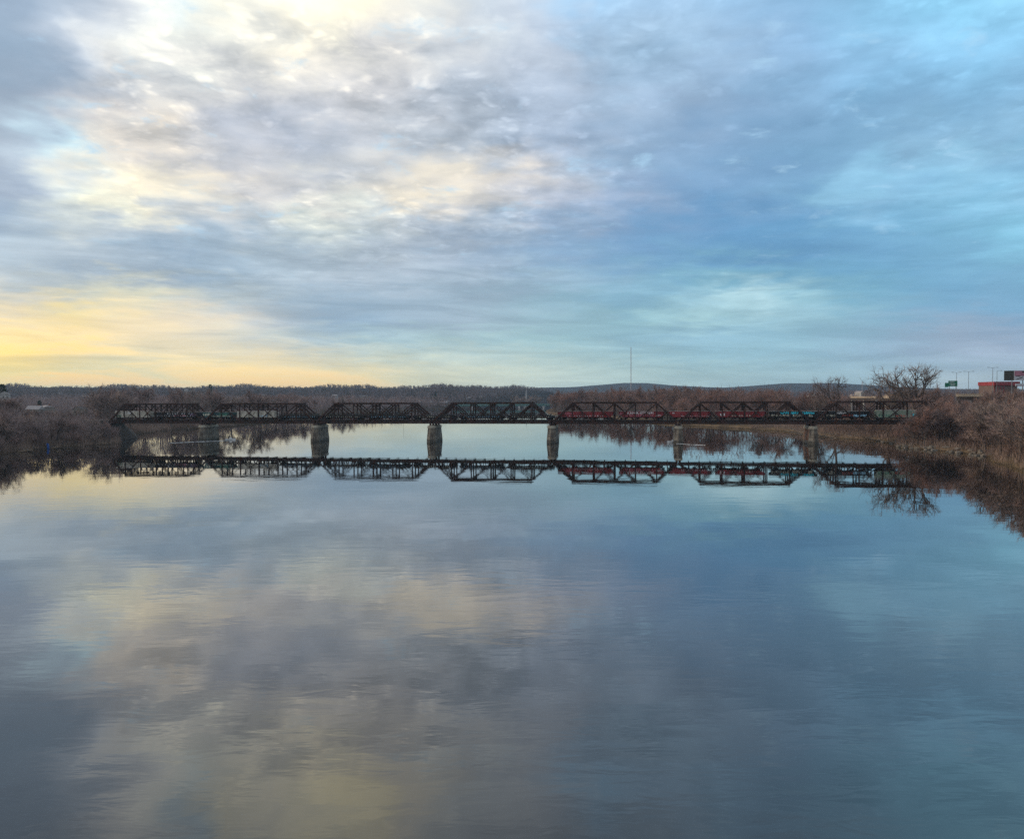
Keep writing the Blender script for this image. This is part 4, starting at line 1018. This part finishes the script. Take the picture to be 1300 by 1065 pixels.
# ------------------------------------------------------------------ the highway bridge far down the river
GREENST = mat('painted_green_steel', (0.055, 0.16, 0.14), (0.04, 0.11, 0.10), 0.2)
CONC = mat('concrete', (0.42, 0.40, 0.37), (0.32, 0.30, 0.28), 0.4)
Yb = 1320; a = at(575, 514.8, Yb); b = at(716, 514.8, Yb)
hb = empty('highway_bridge', (a.x, Yb, 0)); tag(hb, 'green steel girder road bridge crossing the far river behind the middle span', 'road bridge')
Lb = b.x - a.x; zd = at(645, 513.4, Yb).z
MB().box(0, Lb, -6, -5.2, zd - 2.6, zd - .35).box(0, Lb, 5.2, 6, zd - 2.6, zd - .35).build('girder', GREENST, hb)
MB().box(0, Lb, -6.6, 6.6, zd - .346, zd).build('deck', CONC, hb)
MB().box(0, Lb, -6.6, -6.4, zd + .004, zd + .9).box(0, Lb, 6.4, 6.6, zd + .004, zd + .9).build('parapet', GREENST, hb)
for px in (600, 629, 659, 690):
    x = at(px, 514, Yb).x - a.x
    MB().prism([(x - 1.4, -5.5), (x + 1.4, -5.5), (x + 1.4, 5.5), (x - 1.4, 5.5)], -2.5, zd - 2.604).build('bridge_column', CONC, hb)

# ------------------------------------------------------------------ masts, poles, signs
MAST = mat('mast_steel', (0.42, 0.40, 0.42), (0.34, 0.30, 0.31), 0.02)
def lattice_mast(px, ytop, Y, base_w, label, guys=True):
    p = at(px, 490, Y); z = ground(p.x, Y); h = at(px, ytop, Y).z - z
    r = empty('radio_mast', (p.x, Y, z)); tag(r, label, 'radio mast')
    w_ = base_w; m = MB()
    for k in range(3):
        a = k * 2.094; m.tube([(w_ * math.cos(a), w_ * math.sin(a), 0), (w_ * math.cos(a), w_ * math.sin(a), h)], [w_ * .28] * 2, 5)
    n = int(h / (w_ * 3))
    for i in range(n):
        z0, z1 = h * i / n, h * (i + 1) / n
        for k in range(3):
            a, b = k * 2.094, (k + 1) * 2.094
            m.tube([(w_ * math.cos(a), w_ * math.sin(a), z0), (w_ * math.cos(b), w_ * math.sin(b), z1)], [w_ * .13] * 2, 3)
    m.build('lattice', MAST, r); MB().tube([(0, 0, h), (0, 0, h * 1.03)], [w_ * .2, w_ * .1], 5).build('antenna', MAST, r)
lattice_mast(801, 441, 1900, 1.0, 'very tall thin radio mast rising above the blue hill right of centre')
lattice_mast(1094.5, 483, 2200, .8, 'short thin radio mast on the skyline behind the last truss span')
POLE = mat('pole_steel', (0.20, 0.21, 0.22), (0.14, 0.15, 0.16), 0.5)
def lamp(px, ytop, Y, label, arms=2):
    p = at(px, 495, Y); z = ground(p.x, Y); h = at(px, ytop, Y).z - z
    r = empty('street_lamp', (p.x, Y, z), .1); tag(r, label, 'street lamp', 'street lamps along the right bank road')
    MB().tube([(0, 0, -.5), (0, 0, h)], [.16, .09], 8).build('pole', POLE, r)
    for s in ((-1, 1) if arms == 2 else (1,)):
        MB().tube([(0, 0, h - .2), (s * 1.2, 0, h + .15), (s * 2.4, 0, h + .2)], [.06, .05, .05], 6).build('arm', POLE, r)
        MB().prism([(s * 2.4 - .45, -.16), (s * 2.4 + .45, -.16), (s * 2.4 + .45, .16), (s * 2.4 - .45, .16)], h + .10, h + .30).build('lamp_head', POLE, r)
lamp(1214, 473, 430, 'double-armed street lamp rising behind the green road sign')
lamp(1229.5, 472, 400, 'double-armed street lamp alone between green road sign and red roof')
lamp(1260, 467, 380, 'double-armed street lamp left of two before the red roof')
lamp(1265.5, 471, 400, 'double-armed street lamp right of two before the red roof', 1)
lamp(512, 496, 900, 'lone pale pole rising from the woods above the third span', 1)
del bpy.data.objects[[o.name for o in bpy.data.objects if o.get('label', '').startswith('lone pale pole')][0]]['group']
SIGNG = mat('sign_green', (0.015, 0.17, 0.10), (0.012, 0.13, 0.08), 0.6, 0.5)
p = at(1210, 490, 395); z = ground(p.x, 395); sg = empty('road_sign', (p.x, 395, z), .05); tag(sg, 'green overhead road sign on posts, right of the tall skyline trees', 'road sign')
zt = at(1210, 483.5, 395).z - z; zb = at(1210, 490.5, 395).z - z
MB().box(-2.5, 2.2, -.1, .1, zb, zt).build('sign_panel', SIGNG, sg)
MB().box(-4.3, -2.6, -.1, .1, zb - .4, zt - 1.0).build('sign_panel', SIGNG, sg)
for x in (-1.8, 1.6): MB().tube([(x, .25, -.5), (x, .25, zt + .2)], [.12, .12], 6).build('post', POLE, sg)
# white strokes on the sign are too small to read in the photo: three short legend lines
lg = MB()
for k, (x0, x1) in enumerate(((-2.0, .6), (-2.0, 1.3), (-1.4, .9))): lg.box(x0, x1, -.125, -.104, zt - .75 - k * .8, zt - .55 - k * .8)
lg.build('legend', WHITE, sg)
# billboard
BB = mat('billboard_pink', (0.40, 0.17, 0.22), (0.26, 0.10, 0.14), 0.35, 0.6); BBW = mat('billboard_white', (0.5, 0.5, 0.52), (0.42, 0.42, 0.45), 0.5, 0.6); BBD = mat('billboard_back', (0.035, 0.040, 0.038), (0.02, 0.022, 0.022), 0.4)
p = at(1288, 490, 400); z = ground(p.x, 400); bb = empty('billboard', (p.x, 400, z), 0.0); tag(bb, 'two-faced billboard with dark back panel and pink advert above a red roof', 'billboard')
zt = at(1288, 470.5, 400).z - z; zb = at(1288, 483, 400).z - z; kx = 400 / F_PX
x0, x1, x2 = (1278.5 - 1288) * kx, (1287 - 1288) * kx, (1316 - 1288) * kx
MB().add([(x0, 2.6, zb), (x1, -.1, zb), (x1, .2, zb), (x0 + .2, 2.8, zb), (x0, 2.6, zt), (x1, -.1, zt), (x1, .2, zt), (x0 + .2, 2.8, zt)], [(3, 2, 1, 0), (4, 5, 6, 7), (0, 1, 5, 4), (1, 2, 6, 5), (2, 3, 7, 6), (3, 0, 4, 7)]).build('back_panel', BBD, bb)
MB().box(x1 + .02, x2, -.2, .1, zb, zt).build('advert_panel', BBW, bb)
ad = MB(); hh = zt - zb
ad.box(x1 + .2, x2 - .1, -.23, -.204, zb + hh * .45, zt - .15); ad.build('advert_band', BB, bb)
d2 = MB(); d2.box(x1 + 4.2, x2 - .3, -.26, -.234, zt - 1.0, zt - .25).box(x1 + .9, x1 + 3.3, -.26, -.234, zb + hh * .4, zb + hh * .47); d2.bar((x1 + 1.2, -.215, zb + .5), (x1 + 4.4, -.215, zb + 1.6), .02, .45); d2.build('advert_shapes', BBD, bb)
for x in (x1 - .6, x1 + 5): MB().tube([(x, .6, -.5), (x, .6, zb + .3)], [.25, .22], 8).build('post', POLE, bb)
# red roofed building under the billboard
REDR = mat('red_fascia', (0.30, 0.040, 0.050), (0.20, 0.030, 0.038), 0.3, 0.6)
p = at(1276, 490, 415); z = ground(p.x, 415); sh = empty('shop_building', (p.x, 415, z), 0); tag(sh, 'low roadside building with bright red roof band below the billboard', 'shop')
k = 415 / F_PX; zt = at(1276, 484.5, 415).z - z; zb = at(1276, 489.3, 415).z - z
MB().box(-13.5 * k, 16 * k, .4, 14, -1, zb).build('wall', mat('shop_wall', (0.17, 0.12, 0.105), (0.12, 0.085, 0.075), .4), sh)
MB().box(-14 * k, 19 * k, 0, 14.4, zb + .004, zt).build('fascia', REDR, sh)
sgm = MB()
q = random.Random(3); x = -10 * k
while x < 12 * k: sgm.box(x, x + .6, -.03, -.003, zb + .9, zt - .8); x += q.choice((.8, .9, 1.3))
sgm.build('sign_letters', mat('sign_letter_pink', (0.5, 0.25, 0.28), (0.42, 0.2, 0.22), 1.0), sh)
for kx_ in (-13, -9, -5, -1): MB().box(kx_ * k - .25, kx_ * k + .25, .34, .396, 0, zb - .4).build('pillar', REDR, sh)
p = at(1298, 490, 398); z = ground(p.x, 398); ws = empty('shop_sign', (p.x, 398, z)); tag(ws, 'long white roadside sign board under the billboard at the right edge', 'sign')
zt = at(1298, 487, 398).z - z; zb = at(1298, 490.2, 398).z - z
MB().box(-3.6, 6, -.15, .15, zb, zt).build('sign_panel', BBW, ws); MB().box(-3.4, 5.8, -.18, -.154, zb + .1, zb + .35).build('sign_stripe', REDR, ws)
for x in (-2.5, 4): MB().tube([(x, .3, -.5), (x, .3, zb + .2)], [.12, .12], 6).build('post', POLE, ws)
# road parapets on the right
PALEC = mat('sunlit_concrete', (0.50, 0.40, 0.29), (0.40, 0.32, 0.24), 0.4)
def parapet(px0, px1, y0, Y0, Y1, h, label):
    a = at(px0, y0, Y0); b = at(px1, y0, Y1); d = b - a; r = empty('road_parapet', (a.x, a.y, a.z), math.atan2(d.y, d.x)); tag(r, label, 'parapet', 'road parapets on the right')
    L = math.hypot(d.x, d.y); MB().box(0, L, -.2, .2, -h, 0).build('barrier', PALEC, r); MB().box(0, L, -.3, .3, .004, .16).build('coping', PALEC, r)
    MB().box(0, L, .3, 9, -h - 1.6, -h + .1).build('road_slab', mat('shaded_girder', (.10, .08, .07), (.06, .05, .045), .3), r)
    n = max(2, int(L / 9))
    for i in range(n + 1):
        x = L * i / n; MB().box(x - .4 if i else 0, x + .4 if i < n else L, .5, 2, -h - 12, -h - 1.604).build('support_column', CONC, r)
parapet(1214, 1249, 500.5, 345, 330, 1.1, 'pale sunlit concrete parapet above the right bank brush, left of the red roof')
parapet(1080, 1112, 503.5, 560, 545, 1.0, 'thin yellowish parapet behind the last truss span')
parapet(1119, 1129, 503, 500, 495, 1.4, 'short orange-yellow parapet left of the tall skyline tree')

# ------------------------------------------------------------------ boats and their wakes
BOATW = mat('boat_white', (0.75, 0.74, 0.72), (0.62, 0.61, 0.60), 0.8, 0.35, 0.5)
FOAM = mat('foam', (0.55, 0.55, 0.55), (0.22, 0.23, 0.24), 0.7, 0.9, 0.1)
def boat(px, py, Y, head, label):
    p = at(px, py, Y); r = empty('motor_boat', (p.x, Y, 0), head); tag(r, label, 'boat', 'small boats under the bridge')
    h = MB(); xs = [(-2.4, .8, .55), (-1, .95, .55), (.6, .9, .62), (1.8, .5, .75), (2.5, .04, .9)]
    for x, wd, t in xs: h.v += [(x, -wd, t), (x, -wd * .7, -.1), (x, 0, -.25), (x, wd * .7, -.1), (x, wd, t)]
    for i in range(4):
        for j in range(4):
            a = i * 5 + j; h.f.append((a, a + 1, a + 6, a + 5))
        h.f.append((i * 5 + 4, i * 5, i * 5 + 5, i * 5 + 9))
    h.f.append((0, 4, 3, 2, 1)); h.build('hull', BOATW, r)
    MB().prism([(-.3, -.6), (.9, -.5), (.9, .5), (-.3, .6)], .625, 1.25, [(-.2, -.5), (.4, -.42), (.4, .42), (-.2, .5)]).build('cabin', BOATW, r)
    MB().prism([(.88, -.42), (.94, -.4), (.94, .4), (.88, .42)], .70, 1.05, [(.5, -.36), (.6, -.34), (.6, .34), (.5, .36)]).build('windscreen', GLASS, r)
    MB().prism([(-2.8, -.2), (-2.42, -.2), (-2.42, .2), (-2.8, .2)], -.2, 1.0).build('outboard_motor', DARKIRON, r)
    MB().tube([(-.1, 0, 1.252), (-.1, 0, 2.3)], [.03, .02], 5).build('flag_staff', BOATW, r)
    return r
boat(292.5, 559, 376, 0.05, 'small white motor boat running right, beside the leftmost pier')
boat(854.5, 564, 337, 3.2, 'small white motor boat running left, beside the narrow pier under the red wagons')
def wake(p0, p1, w0, w1, label, seed):
    q = random.Random(seed); n = 60; m = MB(); a = hit_water(*p0); b = hit_water(*p1); d = (b - a); nr = Vector((-d.y, d.x, 0)).normalized()
    for i in range(n + 1):
        t = i / n; c = a + d * t + nr * .5 * math.sin(t * 9); w_ = (w0 + (w1 - w0) * t) * q.uniform(.5, 1.2)
        for k in (-1, -.33, .33, 1):
            c2 = c + nr * w_ * k * q.uniform(.8, 1.1); m.v.append((c2.x, c2.y, .012 if abs(k) == 1 else .10 + .10 * q.random()))
    for i in range(n):
        for k in range(3):
            if q.random() > .10: m.f.append((i * 4 + k, i * 4 + k + 4, i * 4 + k + 5, i * 4 + k + 1))
    tag(m.build('boat_wake', FOAM), label, 'wake', kind='stuff')
wake((289, 559.4), (215, 562.4), .32, .16, 'long white wake trailing left from the boat by the leftmost pier', 1)
wake((859, 563.4), (895, 565.4), .25, .14, 'white wake trailing right from the boat by the narrow pier', 2)

# ------------------------------------------------------------------ shore clutter
ROCKM = mat('shore_rock', (0.22, 0.19, 0.155), (0.11, 0.095, 0.08), 0.9)
rk = []
for n in range(4):
    q = random.Random(60 + n); bm = MB(); 
    import bmesh
    b_ = bmesh.new(); bmesh.ops.create_icosphere(b_, subdivisions=2, radius=1.0)
    for v in b_.verts:
        v.co *= q.uniform(.75, 1.12); v.co.z *= .6
    me = bpy.data.meshes.new('shore_rock'); b_.to_mesh(me); b_.free(); me.materials.append(ROCKM); rk.append(me)
for i in range(70):
    y = rr.uniform(252, 345); x = right_x(y) + rr.uniform(-.6, 3.0); k = rr.uniform(.4, 1.25)
    o = link('shore_rock', rk[i % 4], None, (x, y, max(ground(x, y), -.2) + .1 * k)); o.scale = (k * rr.uniform(.8, 1.5), k, k); o.rotation_euler = (0, 0, rr.uniform(0, 6))
    tag(o, 'grey-brown rock at the waterline of the right bank', 'rock', 'rocks along the right waterline')
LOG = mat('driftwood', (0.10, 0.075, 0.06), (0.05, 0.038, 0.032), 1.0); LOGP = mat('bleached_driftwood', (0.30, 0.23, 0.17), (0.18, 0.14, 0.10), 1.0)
def log(x, y, L, ang, m, label, group, seed, tilt=.12):
    q = random.Random(seed); b = MB(); d = Vector((math.cos(ang), math.sin(ang), tilt)); p = Vector((0, 0, 0)); pts = [p]; 
    for i in range(5): p = p + (d + Vector((q.gauss(0, .1), q.gauss(0, .1), q.gauss(0, .06)))) * L / 5; pts.append(p)
    b.tube(pts, [L * .028, L * .026, L * .022, L * .018, L * .012, L * .006], 7)
    r = empty('driftwood_log', (x, y, max(ground(x, y), -.05) + .1)); b.build('log', m, r)
    s_ = MB()
    for i in range(9):
        k = q.randint(1, 4); e = (d + Vector((q.gauss(0, .7), q.gauss(0, .7), q.uniform(.1, 1)))).normalized(); s_.tube([pts[k], pts[k] + e * L * q.uniform(.12, .4)], [L * .011, L * .003], 5)
    s_.build('branches', m, r); tag(r, label, 'driftwood', group)
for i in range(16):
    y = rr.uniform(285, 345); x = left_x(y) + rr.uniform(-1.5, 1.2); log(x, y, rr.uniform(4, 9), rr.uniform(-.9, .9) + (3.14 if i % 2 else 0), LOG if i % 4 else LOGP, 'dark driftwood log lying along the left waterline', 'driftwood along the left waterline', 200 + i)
for i in range(18):
    y = rr.uniform(335, 430); x = right_x(y) + rr.uniform(-2.5, 3); log(x, y, rr.uniform(4, 10), rr.uniform(2.2, 4.0) if i % 3 else rr.uniform(-.6, .8), LOGP, 'bleached driftwood branch on the right shore behind the last span', 'driftwood along the right waterline', 240 + i, .2)
TARP = mat('blue_tarp', (0.03, 0.12, 0.42), (0.02, 0.08, 0.30), 0.8, 0.5, 0.4)
p = hit_water(77, 569.5); p.x = min(p.x, left_x(p.y) + .6)
tp = MB(); nx, nz = 7, 9
for j in range(nz + 1):
    for i in range(nx + 1):
        u, v = i / nx - .5, j / nz; tp.v.append((u * (.9 + .3 * (1 - v)), .25 * math.sin(u * 11 + v * 2) * (1 - .5 * v) - v * .3, v * 2.3 - .2 + .15 * math.cos(u * 6)))
for j in range(nz):
    for i in range(nx): a = j * (nx + 1) + i; tp.f.append((a, a + 1, a + nx + 2, a + nx + 1))
o = tp.build('tarp', TARP, None, (p.x, p.y, .1)); tag(o, 'small blue tarp hanging at the left waterline among dark driftwood', 'tarp')
sm = o.modifiers.new('thick', 'SOLIDIFY'); sm.thickness = .02
for i, (px, dy) in enumerate(((19, 0), (2, 0))):
    p = hit_water(px, 577); xx = left_x(p.y) - 1.5
    o = MB().tube([(0, 0, -.5), (.1, 0, 4.2 + i * 2)], [.09, .06], 7).build('mooring_post', mat('pale_post', (.34, .32, .28), (.24, .22, .2), 1.0), None, (min(p.x, xx), p.y, max(ground(min(p.x, xx), p.y), -.1)))
    tag(o, ('thin pale post standing at the left waterline' if i == 0 else 'taller pale post at the very left edge of the waterline'), 'post')

# ------------------------------------------------------------------ evening haze
hz = bpy.data.materials.new('haze'); hz.use_nodes = True; t = NT(hz.node_tree); t.n.clear()
pv = t.new('ShaderNodeVolumePrincipled'); pv.inputs['Color'].default_value = (0.52, 0.76, 1.0, 1); pv.inputs['Density'].default_value = 0.00006; pv.inputs['Anisotropy'].default_value = 0.2
t.l.new(pv.outputs[0], t.new('ShaderNodeOutputMaterial').inputs['Volume'])
b = MB().box(-7600, 7600, -420, 9400, -5.0, 150)
o = b.build('haze', hz); tag(o, 'thin bluish evening haze lying over the whole valley', 'haze', kind='stuff')
o.display_type = 'WIRE'
